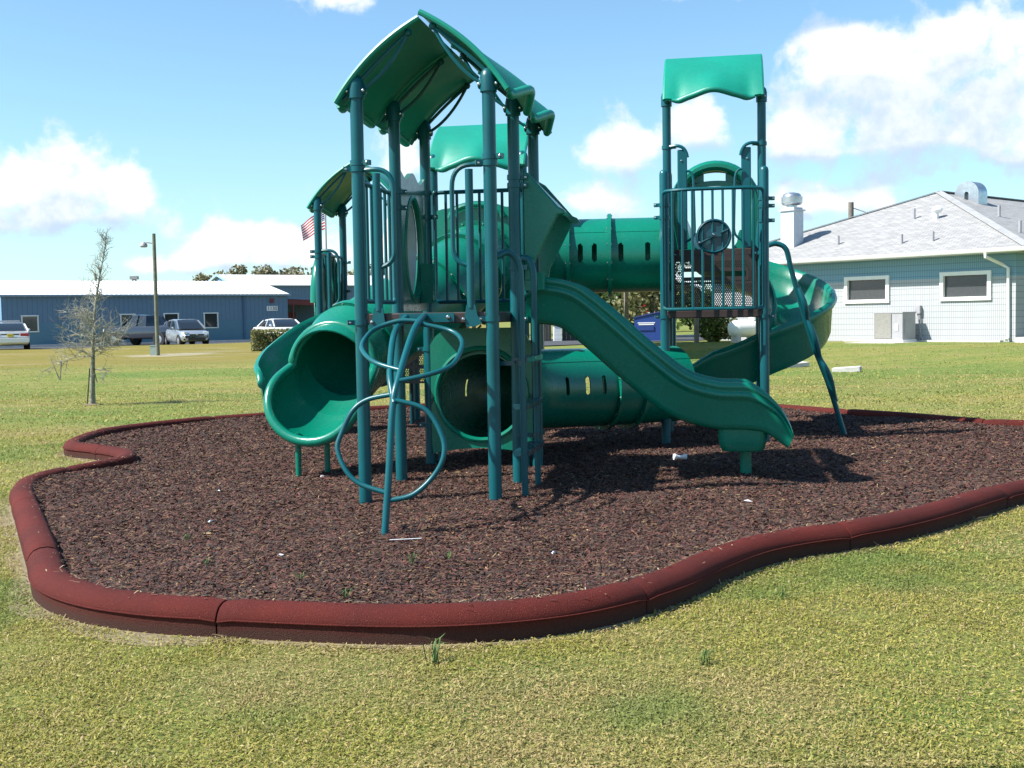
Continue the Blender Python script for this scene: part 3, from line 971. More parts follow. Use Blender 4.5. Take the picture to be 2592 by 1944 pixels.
# right tower upper deck: broad uprights with hoops
for u, s in ((1.87, 1), (2.84, -1)):
    mb = MB(); mb.box((u + s * .16, 4.64, 2.43), (.10, .035, 1.03)); o = obj('handhold', mb, T, PS, smooth=False)
    bv = o.modifiers.new('bevel', 'BEVEL'); bv.width = .012; bv.segments = 3
    h = MB(); h.tube([Vector((u + s * .03, 4.66, 2.985))] + bez((u + s * .10, 4.62, 2.985), (u + s * .20, 4.61, 2.98), (u + s * .215, 4.62, 2.86), 6), .017, 8)
    h.tube(bez((u + s * .20, 4.60, 2.72), (u + s * .27, 4.60, 2.73), (u + s * .275, 4.60, 2.60), 5) + [Vector((u + s * .285, 4.60, 2.13))] + bez((u + s * .285, 4.60, 2.11), (u + s * .285, 4.60, 2.02), (u + s * .19, 4.61, 1.99), 5), .0125, 8)
    obj('hoop', h, T, o)
    b2 = MB(); b2.lathe((u + s * .15, 4.622, 2.83), [(0, .012), (.008, .010), (.011, .002)], 8, (0, -1, 0)); obj('bolt', b2, BO, o)


# ---- roofs
def roof_panel(e0, e1, r0, r1, bump=.10, arc=.055, label=None):
    """curved plastic roof panel between eave line e0-e1 and ridge line r0-r1"""
    e0, e1, r0, r1 = map(Vector, (e0, e1, r0, r1))
    wv = (e1 - e0); tv = ((r0 + r1) / 2 - (e0 + e1) / 2); n = wv.cross(tv).normalized()
    if n.z < 0: n = -n
    def prof(s):     # eave wave: corner, dip, arch in the middle
        x = abs(2 * s - 1)
        arch = math.exp(-(x / .42) ** 2)
        dip = -.24 * math.exp(-((x - .72) / .13) ** 2)
        return arch + dip
    def f(s, t):
        p = e0.lerp(e1, s).lerp(r0.lerp(r1, s), t)
        k = max(0, 1 - t / .62) ** 1.4
        return p + n * (arc * 4 * t * (1 - t) + bump * prof(s) * k)
    mb = MB()
    mb.grid(f, 30, 14, th=lambda s, t: -n * .026)
    o = obj('roof_panel', mb, M['green_roof'], PS, angle=50)
    if label: o['label'] = label
    # rolled eave lip
    lip = MB()
    path = [f(s, 0) - n * .016 - tv.normalized() * .004 for s in [i / 40 for i in range(3, 38)]]
    rad = [.014 + .020 * min(1, (i + .3) / 4, (len(path) - 1 - i + .3) / 4) for i in range(len(path))]
    lip.tube(path, rad, 10)
    obj('eave_lip', lip, M['green_roof'], o)
    # turned-down side edges
    for s in (0.0, 1.0):
        ed = MB(); ed.tube([f(s, t) - n * .020 for t in [i / 14 for i in range(0, 15)]], .020, 8)
        obj('edge_lip', ed, M['green_roof'], o)
    return o


def roof_bracket(cap, eave, ridge, hang):
    """flat teal bracket under a roof panel: a straight chord and a bow that meet near the ridge"""
    cap, eave, ridge = Vector(cap), Vector(eave), Vector(ridge)
    d = ridge - eave; up = Vector((0, 0, 1))
    a = eave + d * .10 - up * .012; b = eave + d * .86 + up * .005
    mid = (a + b) / 2 + up * .035
    mb = MB()
    mb.tube(bez(a, mid, b, 8), .014, 6, sx=.7)
    inw = Vector((d.x, d.y, 0)).normalized()
    c0 = cap + inw * .055 - up * .01
    low = c0.lerp(b, .45) - up * (hang + .02) + inw * .03
    mb.tube(bez(c0, low, b, 10), .013, 6, sx=.8)
    mb.bar(cap + up * .02, a.lerp(b, .16), .022, .045)
    mb.sphere(b, .028, 8)
    return obj('roof_bracket', mb, T, PS)


def gable(u0, u1, vs, ze, zr, post_z, along='v', over=.15, gap=.012, lift=.035, single=False):
    """roof whose ridge runs along v (or u): panels on both sides for each bay"""
    um = (u0 + u1) / 2
    def P(a, b, z): return (a, b, z) if along == 'v' else (b, a, z)
    for i in range(len(vs) - 1):
        b0, b1 = vs[i] + gap, vs[i + 1] - gap
        if i == 0: b0 = vs[0] - .045
        if i == len(vs) - 2: b1 = vs[-1] + .045
        roof_panel(P(u0 - over, b0, ze), P(u0 - over, b1, ze), P(um - .012, b0, zr), P(um - .012, b1, zr))
        if single: continue
        roof_panel(P(u1 + over, b0, ze + lift), P(u1 + over, b1, ze + lift), P(um + .02, b0, zr + lift), P(um + .02, b1, zr + lift))
    for b in vs:
        roof_bracket(P(u0, b, post_z + .03), P(u0 - over, b, ze - .03), P(um, b, zr - .03), .05)
        if single: continue
        roof_bracket(P(u1, b, post_z + .03), P(u1 + over, b, ze + lift - .03), P(um, b, zr + lift - .03), .05)


gable(0, S, (0, S, 2 * S), 2.71, 3.245, ZC)
gable(3.78, 4.69, (-.40, .47), 2.74, 3.23, 2.77, 'u', over=.12, lift=.02, single=True)
gable(4.69, 5.60, (1.90, 2.80), 3.46, 3.99, 3.45, 'u', over=.16, lift=.02, single=True)
gable(-2.25, -1.34, (5.46, 6.37), 2.57, 3.08, 2.58, over=.12, lift=.02)


# ---- tubes
def tube_shell(name, path, r, label=None, th=.012, n=36, slots=(), parent=PS):
    """hollow tube; slots: (arc length s, angle, half width along s, half length round the tube) left open as capsule windows"""
    mb = MB(); fr = mb.frames(path)
    so = [[p + a * (r * cos(2 * pi * k / n)) + u * (r * sin(2 * pi * k / n)) for k in range(n)] for p, t, a, u in fr]
    si = [[p + a * ((r - th) * cos(2 * pi * k / n)) + u * ((r - th) * sin(2 * pi * k / n)) for k in range(n)] for p, t, a, u in fr]
    m = len(path); vs = [q for s in so for q in s] + [q for s in si for q in s]; o = m * n; fs = []
    cum = [0.0]
    for a_, b_ in zip(path, path[1:]): cum.append(cum[-1] + (Vector(b_) - Vector(a_)).length)
    opened = set()
    for s0, an, hw_, hl in slots:
        for i in range(m - 1):
            ds = (cum[i] + cum[i + 1]) / 2 - s0
            if abs(ds) > hw_: continue
            for k in range(n):
                da = ((2 * pi * (k + .5) / n - an + pi) % (2 * pi) - pi) * r
                ex = max(0.0, abs(da) - (hl - hw_))
                if ds * ds + ex * ex < hw_ * hw_: opened.add((i, k))
    def isopen(i, k): return (i, k) in opened
    for i in range(m - 1):
        for k in range(n):
            l = (k + 1) % n
            if isopen(i, k):
                continue
            fs.append((i * n + k, i * n + l, (i + 1) * n + l, (i + 1) * n + k))
            fs.append((o + i * n + k, o + (i + 1) * n + k, o + (i + 1) * n + l, o + i * n + l))
            for (ii, kk), e in (((i - 1, k), (i * n + k, i * n + l)), ((i + 1, k), ((i + 1) * n + k, (i + 1) * n + l)), ((i, k - 1), (i * n + k, (i + 1) * n + k)), ((i, k + 1), (i * n + l, (i + 1) * n + l))):
                if ii < 0 or ii >= m - 1 or isopen(ii, kk % n):
                    fs.append((e[0], e[1], o + e[1], o + e[0]))
    mb.add(vs, fs)
    ob = obj(name, mb, G, parent, angle=45, recalc=True)
    if label: ob['label'] = label
    return ob, fr


def flange(parent, frame, r, w=.022, h=.045, nb=14, n=36):
    p, t, a, u = frame
    mb = MB()
    prof = [(-w, r - .002), (-w, r + h), (w, r + h), (w, r - .002)]
    secs = []
    for k in range(n):
        d = a * cos(2 * pi * k / n) + u * sin(2 * pi * k / n)
        secs.append([p + t * x + d * y for x, y in prof])
    mb.loft(secs, True, False, loop=True)
    mb.cur = 1
    for k in range(nb):
        d = a * cos(2 * pi * (k + .5) / nb) + u * sin(2 * pi * (k + .5) / nb)
        for sg in (-1, 1):
            mb.lathe(p + d * (r + h * .55) + t * w * sg, [(0, .010), (.008, .008), (.011, .002)], 6, t * sg)
    return obj('flange', mb, [G, BO], parent, angle=45)


def lin(a, b, n):
    a, b = Vector(a), Vector(b)
    return [a.lerp(b, i / n) for i in range(n + 1)]


def resample(path, step):
    P = [Vector(p) for p in path]; out = [P[0]]; acc = 0
    for a, b in zip(P, P[1:]):
        L = (b - a).length; d = step - acc
        while d <= L + 1e-9:
            out.append(a.lerp(b, d / L)); d += step
        acc = (acc + L) % step if L > 0 else acc
        acc = L - (d - step) 
    if (out[-1] - P[-1]).length > step * .3: out.append(P[-1])
    else: out[-1] = P[-1]
    return out


# upper tube between the rear tower and the right tower
RT = .375
up_path = resample([(.50, 4.12, 1.845), (1.2, 4.18, 1.845), (1.93, 4.24, 1.845)], .0125)
nU = len(up_path)
sl = [(u_ - .50, .04, .026, .092) for u_ in (1.02, 1.167, 1.42, 1.685)] + [(u_ - .50, pi - .30, .026, .092) for u_ in (.92, 1.26, 1.50)]
tubeU, frU = tube_shell('upper_tube', up_path, RT, 'horizontal tube between the towers', slots=sl, n=240)
for s_ in (.22, .40, .82, 1.38):
    flange(tubeU, frU[int(s_ / .0125)], RT, h=.050, w=.018)

# lower crawl tube from the round panel under the main tower to the right tower
low_c = spline([(.455, 1.80, .57), (.455, 2.3, .57), (.60, 2.85, .56), (1.0, 3.28, .555), (1.45, 3.62, .55), (1.95, 4.0, .55)], 10)
low_path = resample(low_c, .0125)
nL = len(low_path)
def far_slot(s_, an):
    """window on the far flank opposite a near one, as seen from the lawn in front"""
    fr = MB().frames(low_path); i = int(s_ / .0125); p, t, a, u = fr[i]
    q = p + a * (RT * cos(an)) + u * (RT * sin(an)); d = (q - Vector((2.43, -7.61, 1.223))).normalized()
    x = q + d * .05
    for _ in range(400):
        x = x + d * .005
        k = min(range(nL), key=lambda m_: (low_path[m_] - x).length)
        if (low_path[k] - x).length > RT: break
    w = x - fr[k][0]
    return (k * .0125, math.atan2(w.dot(fr[k][3]), w.dot(fr[k][2])), .034, .105)


near = [min(range(nL), key=lambda i: (low_path[i] - Vector(q)).length) * .0125 for q in ((.83, 3.02, .57), (.99, 3.22, .57), (1.15, 3.36, .57))]
sl = [(s_, .10, .025, .088) for s_ in near] + [far_slot(s_, .10) for s_ in near[1:]] + [(.25, .1, .025, .088), (.50, .1, .025, .088), (.75, pi - .1, .025, .088), (.42, pi - .1, .025, .088)]
tubeL, frL = tube_shell('crawl_tube', low_path, RT, 'low crawl tube under the slide', slots=sl, n=240)
for s_ in (.06, .62, 2.02, 2.30):
    flange(tubeL, frL[min(nL - 1, int(s_ / .0125))], RT, h=.045, w=.018)

for tb, fr_, an_ in ((tubeU, frU, .62), (tubeL, frL, .75)):
    sm = MB(); sm.tube([p + a * (RT * cos(an_)) + u * (RT * sin(an_)) for p, t, a, u in fr_[::4]], .0045, 5); obj('mould_seam', sm, G, tb)

# panel with the round crawl hole under the rear of the main tower
npt = 72
outer = []
for k in range(npt):
    a = 2 * pi * k / npt
    c, s = cos(a), sin(a); q = 1 / max(abs(c) / .43, abs(s) / (.50 if s < 0 else .55))
    x, z = c * q, s * q
    if s > 0 and abs(c * q) > .30: z -= .10 * (abs(x) - .30) / .13
    if s < 0: z += .05 * (1 - (x / .43) ** 2) * (abs(z) > .45)
    outer.append((x, z))
inner = [(.375 * cos(2 * pi * k / npt), .375 * sin(2 * pi * k / npt)) for k in range(npt)]
mb = MB(); mb.ring(outer, inner, lambda a, b, c: (.455 + a, 1.775 + c, .60 + b), .03)
hp = obj('crawl_panel', mb, G, PS); hp['label'] = 'green panel with a round crawl hole'
hr = MB(); hr.tube([(.455 + .382 * cos(2 * pi * k / 48), 1.772, .60 + .382 * sin(2 * pi * k / 48)) for k in range(48)], .022, 8, closed=True)
obj('hole_rim', hr, G, hp)
for u in (.085, S - .085):
    m2 = MB(); m2.cyl((u, 1.815, -.1), (u, 1.815, .98), .022, None, 10); obj('support_tube', m2, T, PS)

# bubble-window panel on the left of the rear bay
outer = []
inner = []
for k in range(npt):
    a = 2 * pi * k / npt
    c, s = cos(a), sin(a); q = 1 / max(abs(c) / .385, abs(s) / .545)
    x, z = c * q, s * q
    if s > .3:
        z = z + (.035 * cos(x * 15.0) - .03) * (1 if abs(abs(s * q) - .545) < 1e-6 else 0)
    outer.append((x, z)); inner.append((.245 * c, -.05 + .40 * s))
mb = MB(); mb.ring(outer, inner, lambda a, b, c: (-.02 + c, 1.372 + a, 1.84 + b), .035)
bp = obj('bubble_panel', mb, M['panel'], PS); bp['label'] = 'green panel with sky glare in its colour and an oval bubble window'
rm = MB(); rm.tube([(.0, 1.372 + .25 * cos(2 * pi * k / 40), 1.79 + .405 * sin(2 * pi * k / 40)) for k in range(40)], .028, 8, closed=True)
obj('window_rim', rm, G, bp)
bb = MB()
bb.grid(lambda a, b: (-.035 - .20 * (max(0, 1 - b * b)) ** .5 * 1.0, 1.372 + .245 * b * cos(2 * pi * a), 1.79 + .40 * b * sin(2 * pi * a)), 40, 10)
obj('bubble_window', bb, M['bubble'], bp, recalc=False)
ch = MB(); ch.grid(lambda a, b: (.02 + .0 * a, 1.372 + .06 * cos(pi * a), 2.16 + .05 * sin(pi * a) * b), 12, 3, th=lambda a, b: (.004, 0, 0))
# climb-through step inside
stp = MB(); stp.box((.07, 1.56, 1.52), (.10, .05, .32)); obj('inner_step', stp, G, bp)

# ---- slide with hood on the right of the rear bay
hood = MB()
prof = [(.00, 2.33), (.05, 2.30), (.27, 2.045), (.305, 2.03), (.325, 2.0), (.30, 1.985), (.265, 1.985), (.075, 1.62), (.06, 1.50), (.00, 1.50)]
hood.prism(prof, lambda a, b, c: (S + .055 + a, S + .03 + c, b), .035)
ho = obj('slide_hood', hood, G, PS); bv = ho.modifiers.new('bevel', 'BEVEL'); bv.width = .014; bv.segments = 3; ho['label'] = 'angular green hood over the straight slide'
h2 = MB(); h2.prism(prof, lambda a, b, c: (S + .055 + a, 2 * S - .065 + c, b), .035); obj('side_wall', h2, G, ho)
h3 = MB(); h3.grid(lambda a, b: (S + .055 + .0 + a * .27, S + .05 + b * (S - .10), 2.300 - a * .280 + .025 * sin(pi * b)), 6, 10, th=lambda a, b: (-.01, 0, -.03)); obj('top_sheet', h3, G, ho)
h4 = MB(); h4.box((S + .11, S + .06, 1.475), (.10, .05, .09)); h4.box((S + .175, S + .06, 1.50), (.07, .05, .13)); obj('foot_bracket', h4, G, ho)


def chute(name, path, prof_fn, label, parent=PS, m=G, up=None):
    """loft an open trough: prof_fn(t) -> closed outline (side, height); side + = to the right of travel"""
    P = [Vector(p) for p in path]; n = len(P); secs = []
    for i in range(n):
        t = (P[min(i + 1, n - 1)] - P[max(i - 1, 0)]).normalized()
        r = t.cross(Vector((0, 0, 1))).normalized(); u = r.cross(t)
        u = (u + Vector((0, 0, 1)) * .6).normalized()
        secs.append([P[i] + r * a + u * b for a, b in prof_fn(i / (n - 1))])
    mb = MB(); mb.loft(secs, True, True)
    o = obj(name, mb, m, parent, angle=60)
    if label: o['label'] = label
    return o, secs


def slide_prof(t):
    h = .285
    e = max(0.0, (t - .80) / .20)
    hh = h * (1 - .90 * e ** 1.25) + .012
    if t < .05: hh = h * (.75 + .25 * t / .05)
    w = .262 + .035 * e
    half = [(w - .045, -.062), (w - .012, -.045), (w + .002, -.01), (w + .006, hh * .52), (w + .014, hh * .58), (w + .034, hh * .62), (w + .040, hh * .68), (w + .034, hh * .74), (w + .018, hh * .765), (w + .016, hh * .80), (w + .030, hh * .85), (w + .032, hh * .92), (w + .016, hh), (w - .010, hh * 1.0), (w - .030, hh * .90), (w - .045, hh * .60), (w - .062, hh * .22), (w - .10, .018)]
    mid = [(.10, .004), (0, 0), (-.10, .004)]
    left = [(-a, b) for a, b in half[::-1]]
    return half + mid + left + [(-.12, -.064), (.12, -.064)]


v0, v1 = 1.37, 1.42
zp = [(.945, 1.25), (1.10, 1.235), (1.20, 1.215), (1.28, 1.17), (1.46, 1.02), (1.76, .75), (2.05, .53), (2.34, .435), (2.60, .42), (2.76, .395), (2.92, .285)]
pts = [(a, v0 + (v1 - v0) * (a - .94) / 2, z) for a, z in zp]
sp = spline(pts, 6)
slide, secs = chute('straight_slide', sp, slide_prof, 'straight green slide running down to the right')
pod = MB()
def rrect(w, d, z, cx, cy, n=6):
    out = []
    for sx, sy, a0 in ((1, 1, 0), (-1, 1, 90), (-1, -1, 180), (1, -1, 270)):
        for k in range(n + 1):
            a = radians(a0 + 90 * k / n); rd = .06
            out.append(Vector((cx + sx * (w / 2 - rd) + rd * cos(a), cy + sy * (d / 2 - rd) + rd * sin(a), z)))
    return out
pod.loft([rrect(.37, .44, .40, 2.575, 1.41), rrect(.365, .44, .30, 2.575, 1.41), rrect(.335, .42, .225, 2.575, 1.41), rrect(.30, .38, .195, 2.575, 1.41), rrect(.24, .32, .188, 2.575, 1.41)], True, True)
obj('foot_pod', pod, G, slide)
lg = MB(); lg.cyl((2.60, 1.40, -.1), (2.60, 1.40, .2), .045, None, 14); obj('support_leg', lg, G, slide)


# ---- spiral slides
def spiral_prof(hout, hin, w=.33, side=-1):
    """side: -1 outer wall on the left of travel"""
    def f(t):
        e = max(0, (t - .9) / .1)
        ho, hi = hout * (1 - .45 * e), hin * (1 - .3 * e)
        o = [(-w + .02, -.05), (-w - .015, .02), (-w - .03, ho * .7), (-w - .055, ho * .80), (-w - .075, ho * .9), (-w - .06, ho + .0), (-w - .03, ho + .015), (-w + .005, ho - .01), (-w + .02, ho * .7), (-w + .05, ho * .3), (-w + .13, .05), (-.06, .0)]
        i = [(.10, .0), (w - .12, .035), (w - .06, hi * .5), (w - .045, hi * .9), (w - .03, hi + .01), (w, hi + .012), (w + .02, hi - .02), (w + .01, .0), (w - .05, -.05)]
        q = o + i + [(0, -.06)]
        return q if side < 0 else [(-a, b) for a, b in q]
    return f


def helix(cx, cy, R, a0, a1, z0, z1, pre, post_, n=26, ease=1.0):
    pts = []
    for i in range(n + 1):
        f = i / n; a = radians(a0 + (a1 - a0) * f)
        pts.append(Vector((cx + R * cos(a), cy + R * sin(a), z0 + (z1 - z0) * f ** ease)))
    if pre:
        d = (pts[0] - pts[1]); d.z = 0; d.normalize(); pts = [pts[0] + d * pre * (3 - k) / 3 + Vector((0, 0, .01)) for k in range(3)] + pts
    if post_:
        d = (pts[-1] - pts[-2]); sl_ = d.z / max(Vector((d.x, d.y)).length, 1e-6); d.z = 0; d.normalize()
        last = pts[-1]
        for k in range(1, 9):
            s = post_ * k / 8
            pts.append(last + d * s + Vector((0, 0, sl_ * (s - s * s / (2 * post_) * 1.0) * .8)))
    return pts


# right tower: starts behind, wraps clockwise round the rear right post and comes out under the deck
hp_ = helix(2.82, 5.62, .465, 180, -90, 1.90, .60, .10, .92)
sps, _ = chute('spiral_slide', hp_, spiral_prof(.40, .24, .31, -1), 'open spiral slide curling behind the right tower')
arch = MB()
def archp(t, r): 
    a = pi * t
    return Vector((2.355 + r * 1.0 * cos(a), 5.66, 2.30 + (r * 1.12) * sin(a)))
o_ = [(2.355 + .445 * cos(pi * t) * 1.02, 5.62, 2.42 + .47 * sin(pi * t)) for t in [i / 20 for i in range(21)]]
arch.tube([(2.355 + .42, 5.66, 1.95)] + o_ + [(2.355 - .42, 5.66, 1.95)], .075, 10, sx=.8)
ah = obj('slide_arch', arch, G, PS); ah['label'] = 'tall green arch at the top of the spiral slide'
cross = MB()
oc = [(.40 * cos(a), .40 * sin(a) * 1.0) for a in [pi * k / 24 for k in range(25)]]
slot_o = oc + [(-.40, -.02)] + [(.40 * (1 - 2 * k / 10) * -1, -.02 + .04 * sin(pi * k / 10)) for k in range(1, 10)] + [(.40, -.02)]
# web plate with hand slot, as two strips above and below the slot
cross.grid(lambda a, b: (2.355 - .36 + .72 * a, 5.66, 2.62 + .05 * sin(pi * a) + .06 * b), 14, 2, th=lambda a, b: (0, .025, 0))
cross.grid(lambda a, b: (2.355 - .30 + .60 * a, 5.66, 2.76 + .06 * sin(pi * a) + .05 * b), 14, 2, th=lambda a, b: (0, .025, 0))
for s in (-1, 1):
    cross.grid(lambda a, b: (2.355 + s * (.12 + .22 * a), 5.66, 2.665 + .05 * (1 - a) + .13 * b * (1 - .3 * a)), 6, 2, th=lambda a, b: (0, .025, 0))
obj('arch_web', cross, G, ah)
# left rear tower slide
hp2 = spline([(-1.55, 5.28, 1.07), (-1.78, 5.08, 1.03), (-2.02, 4.86, .88), (-2.20, 4.55, .63), (-2.20, 4.22, .44), (-2.06, 3.95, .36)], 7)
def sym_prof(t):
    h, w = .34, .27
    e = max(0, (t - .9) / .1); hh = h * (1 - .3 * e)
    a = [(w - .10, -.05), (w - .01, -.01), (w + .02, hh * .45), (w + .028, hh * .72), (w + .06, hh * .80), (w + .075, hh * .90), (w + .06, hh), (w + .02, hh + .01), (w - .01, hh * .92), (w - .03, hh * .5), (w - .07, .06), (.10, .004)]
    return a + [(0, 0)] + [(-x, y) for x, y in a[::-1]] + [(0, -.06)]
chute('curved_slide', hp2, sym_prof, 'curved slide of the left rear tower')
ar2 = MB(); ar2.tube([(-2.33, 5.93 + .38 * cos(pi * t), 1.45 + .58 * sin(pi * t)) for t in [i / 20 for i in range(21)]], .07, 10)
ar2.grid(lambda a, b: (-2.36 - .10 * sin(pi * a) * sin(pi * b), 5.58 + .7 * a, 1.10 + .85 * b * (.35 + .65 * sin(pi * a))), 14, 8, th=lambda a, b: (.02, 0, 0))
a2 = obj('slide_arch', ar2, G, PS)

# ---- tube slide: from the rear tower, past the left of the main tower, mouth towards the camera
RS = .375
ctrl = [(.03, 3.80, 1.80), (.05, 3.45, 1.76), (.02, 2.95, 1.62), (-.17, 2.52, 1.40), (-.46, 2.18, 1.17), (-.66, 1.84, .97), (-.73, 1.50, .815)]
tpath = resample(spline(ctrl, 10), .06)
tubeS, frS = tube_shell('tube_slide', tpath, RS, 'enclosed tube slide with its mouth beside the main tower')
nS = len(tpath)
for i in (5, 14, 22, 37):
    if i < nS: flange(tubeS, frS[i], RS, h=.038, nb=12)
# open mouth: short arch, then a flared chute with a rolled rim
p0 = tpath[-1]
tf = Vector((-.17, -.985, 0)).normalized()
rgt = tf.cross(Vector((0, 0, 1))).normalized()
def mcen(t): return p0 + tf * (.42 * t) + Vector((0, 0, -.25 * t + .12 * t * t))
def mouth(th, t):
    """th: 0 = bottom, +-pi = top; t 0..1 along the chute (below 0: back inside the tube)"""
    r = RS * (1.03 + .13 * sin(pi / 2 * min(1.0, max(0.0, t) / .65)))
    return mcen(t) + rgt * (r * sin(th)) + Vector((0, 0, -r * (1 - .05 * max(0.0, t)) * cos(th)))
TM = radians(96)
def lipc(f):
    """rim of the lip: f 0..1 from the left notch round the front to the right notch -> (theta, t)"""
    ph = pi * f
    return TM * math.copysign(abs(cos(ph)) ** .80, cos(ph)), sin(ph) ** .62
cb = MB(); cb.grid(lambda a, b: mouth(2 * pi * a, -.5 * (1 - b)), 48, 5, th=lambda a, b: (mcen(-.5 * (1 - b)) - mouth(2 * pi * a, -.5 * (1 - b))).normalized() * .014)
obj('mouth_collar', cb, G, tubeS, angle=50)
def lipg(a, b):
    th, t = lipc(.004 + .992 * a); return mouth(th, t * b)
mm = MB()
mm.grid(lipg, 56, 14, th=lambda a, b: (mcen(lipc(.004 + .992 * a)[1] * b) - lipg(a, b)).normalized() * .016)
mo = obj('slide_mouth', mm, G, tubeS, angle=50)
rimp = [mouth(2 * pi - TM - (2 * pi - 2 * TM) * k / 26, 0.0) for k in range(27)]           # over the top
rimp += [mouth(*lipc(k / 60)) for k in range(1, 60)]
rm = MB(); rm.tube(rimp, .042, 12, closed=True)
obj('mouth_rim', rm, G, tubeS)
for (u, v) in ((-.94, 1.20), (-.76, 1.38)):
    lg = MB(); lg.cyl((u, v, -.1), (u, v, .33), .024, None, 12); obj('support_leg', lg, G, tubeS)
# entry panel on the rear tower
mb = MB()
outer = []; inner = []
for k in range(npt):
    a = 2 * pi * k / npt; c, s = cos(a), sin(a); q = 1 / max(abs(c) / .40, abs(s) / (.55 if s < 0 else .50))
    x, z = c * q, s * q
    if s > 0 and abs(x) < .30 and z > .4: z += .07 * cos(x / .30 * pi / 2)
    if s > 0 and abs(x) > .36: x *= 1.08
    outer.append((x, z)); inner.append((.34 * c, -.02 + .34 * s))
mb.ring(outer, inner, lambda a, b, c: (.03 + a, 3.74 + c, 1.83 + b), .04)
ep = obj('entry_panel', mb, G, PS)
hh = MB(); hh.tube([(.03 + .27 * cos(pi * k / 16), 3.70, 2.23 + .13 * sin(pi * k / 16)) for k in range(17)], .028, 8); obj('handle', hh, G, ep)
# entry collar plates of the upper tube
for u, v in ((.50, 4.20), (1.86, 4.24)):
    mb = MB()
    outer = []; inner = []
    for k in range(npt):
        a = 2 * pi * k / npt; c, s = cos(a), sin(a); q = 1 / max(abs(c) / .39, abs(s) / .52)
        outer.append((c * q, s * q)); inner.append((.36 * c, .05 + .36 * s))
    mb.ring(outer, inner, lambda a, b, c: (u + c, v + a, 1.79 + b), .03)
    obj('tube_panel', mb, G, PS)

# ---- loop climber in front
mb = MB()
mb.tube(spline([(.487, -1.19, -.12), (.492, -1.19, 0), (.506, -1.12, .372), (.509, -1.03, .722), (.52, -.92, .889), (.519, -.62, 1.121), (.497, -.35, 1.211), (.454, -.045, 1.25)], 7), .0215, 10)
lc = obj('loop_climber', mb, T, PS); lc['label'] = 'bent tube climber with two loops in front of the deck'
for nm, pts, r in (('bow', [(.33, -.05, 1.245), (.351, -.35, 1.174), (.398, -.62, 1.095), (.452, -.88, .909), (.491, -.98, .803), (.52, -1.03, .735)], .0205),
                   ('loop', [(.49, -.30, 1.215), (.362, -.30, 1.222), (.228, -.33, 1.184), (.177, -.42, 1.134), (.19, -.60, 1.052), (.33, -.80, .972), (.515, -.89, .925)], .0155),
                   ('loop', [(.505, -.34, 1.20), (.703, -.36, 1.154), (.80, -.46, 1.10), (.831, -.60, 1.036), (.814, -.80, .946), (.69, -.90, .895), (.525, -.95, .862)], .0155),
                   ('loop', [(.50, -.99, .785), (.343, -.98, .754), (.25, -1.0, .687), (.19, -1.03, .559), (.171, -1.06, .465), (.233, -1.10, .343), (.327, -1.12, .265), (.49, -1.14, .218)], .0155),
                   ('loop', [(.52, -1.02, .752), (.706, -1.02, .695), (.81, -1.05, .542), (.823, -1.08, .42), (.759, -1.10, .304), (.646, -1.14, .206), (.50, -1.155, .174)], .0155)):
    m2 = MB(); m2.tube(spline(pts, 8), r, 10); obj(nm, m2, T, lc)
m2 = MB(); m2.box((.47, -.034, 1.238), (.38, .012, .062)); m2.cur = 1
for u in (.33, .62): m2.lathe((u, -.04, 1.24), [(0, .015), (.012, .013), (.017, .003)], 10, (0, -1, 0))
o = obj('mounting_plate', m2, [T, BO], lc, smooth=True, angle=30)

# ---- ladder on the right of the front bay
lad = MB()
for (u0_, v0_, u1_, v1_, zz) in ((S + .03, .02, 1.09, .12, 1.64), (S + .03, S - .06, 1.07, .80, 1.64)):
    lad.tube([Vector((u0_, v0_, zz))] + bez((u0_ + .05, (v0_ + v1_) / 2, zz + .03), (u1_, v1_, zz + .03), (u1_, v1_, zz - .16), 7) + [Vector((u1_, v1_, .9)), Vector((u1_ + .01, v1_, -.12))], .023, 10)
la = obj('side_ladder', lad, T, PS); la['label'] = 'ladder with arched handrails on the right of the main tower'
for z in (.30, .62, .94):
    m2 = MB(); m2.box((1.075, .46, z), (.11, .66, .035)); b = obj('rung', m2, TD, la, smooth=False)
for v, z in ((.80, .92), (.80, .36), (.12, .92)):
    m2 = MB(); m2.lathe((1.075, v, z - .02), [(0, .030), (.04, .030)], 12); m2.bar((1.04, v, z), (.93, v, z), .03, .03); obj('bracket', m2, TD, la)

# ---- pod pole at the right tower
pp = spline([(2.88, 4.08, 1.90), (2.96, 4.10, 1.915), (3.05, 4.11, 1.86), (3.10, 4.14, 1.67), (3.21, 4.21, 1.28), (3.33, 4.28, .89), (3.49, 4.36, .47), (3.67, 4.45, -.12)], 8)
m2 = MB(); m2.tube(pp, .026, 10)
pc = obj('pole_climber', m2, T, PS); pc['label'] = 'leaning pole with curved steps beside the spiral slide'
for a, b in ((.50, .63), (.62, .77), (.76, .91)):
    i0, i1 = int(a * (len(pp) - 1)), int(b * (len(pp) - 1))
    seg = [Vector(p) for p in pp[i0:i1 + 1]]
    m3 = MB(); n_ = len(seg)
    path = [p + Vector((.020 * sin(pi * k / (n_ - 1)) + .008, -.045 * sin(pi * k / (n_ - 1)), .012)) for k, p in enumerate(seg)]
    m3.tube(path, [.012 + .018 * sin(pi * (k + .4) / n_) for k in range(n_)], 10)
    path = [p + Vector((.02, .05 * sin(pi * k / (n_ - 1)), .012)) for k, p in enumerate(seg)]
    m3.tube(path, [.012 + .016 * sin(pi * (k + .4) / n_) for k in range(n_)], 10)
    obj('pole_step', m3, T, pc)


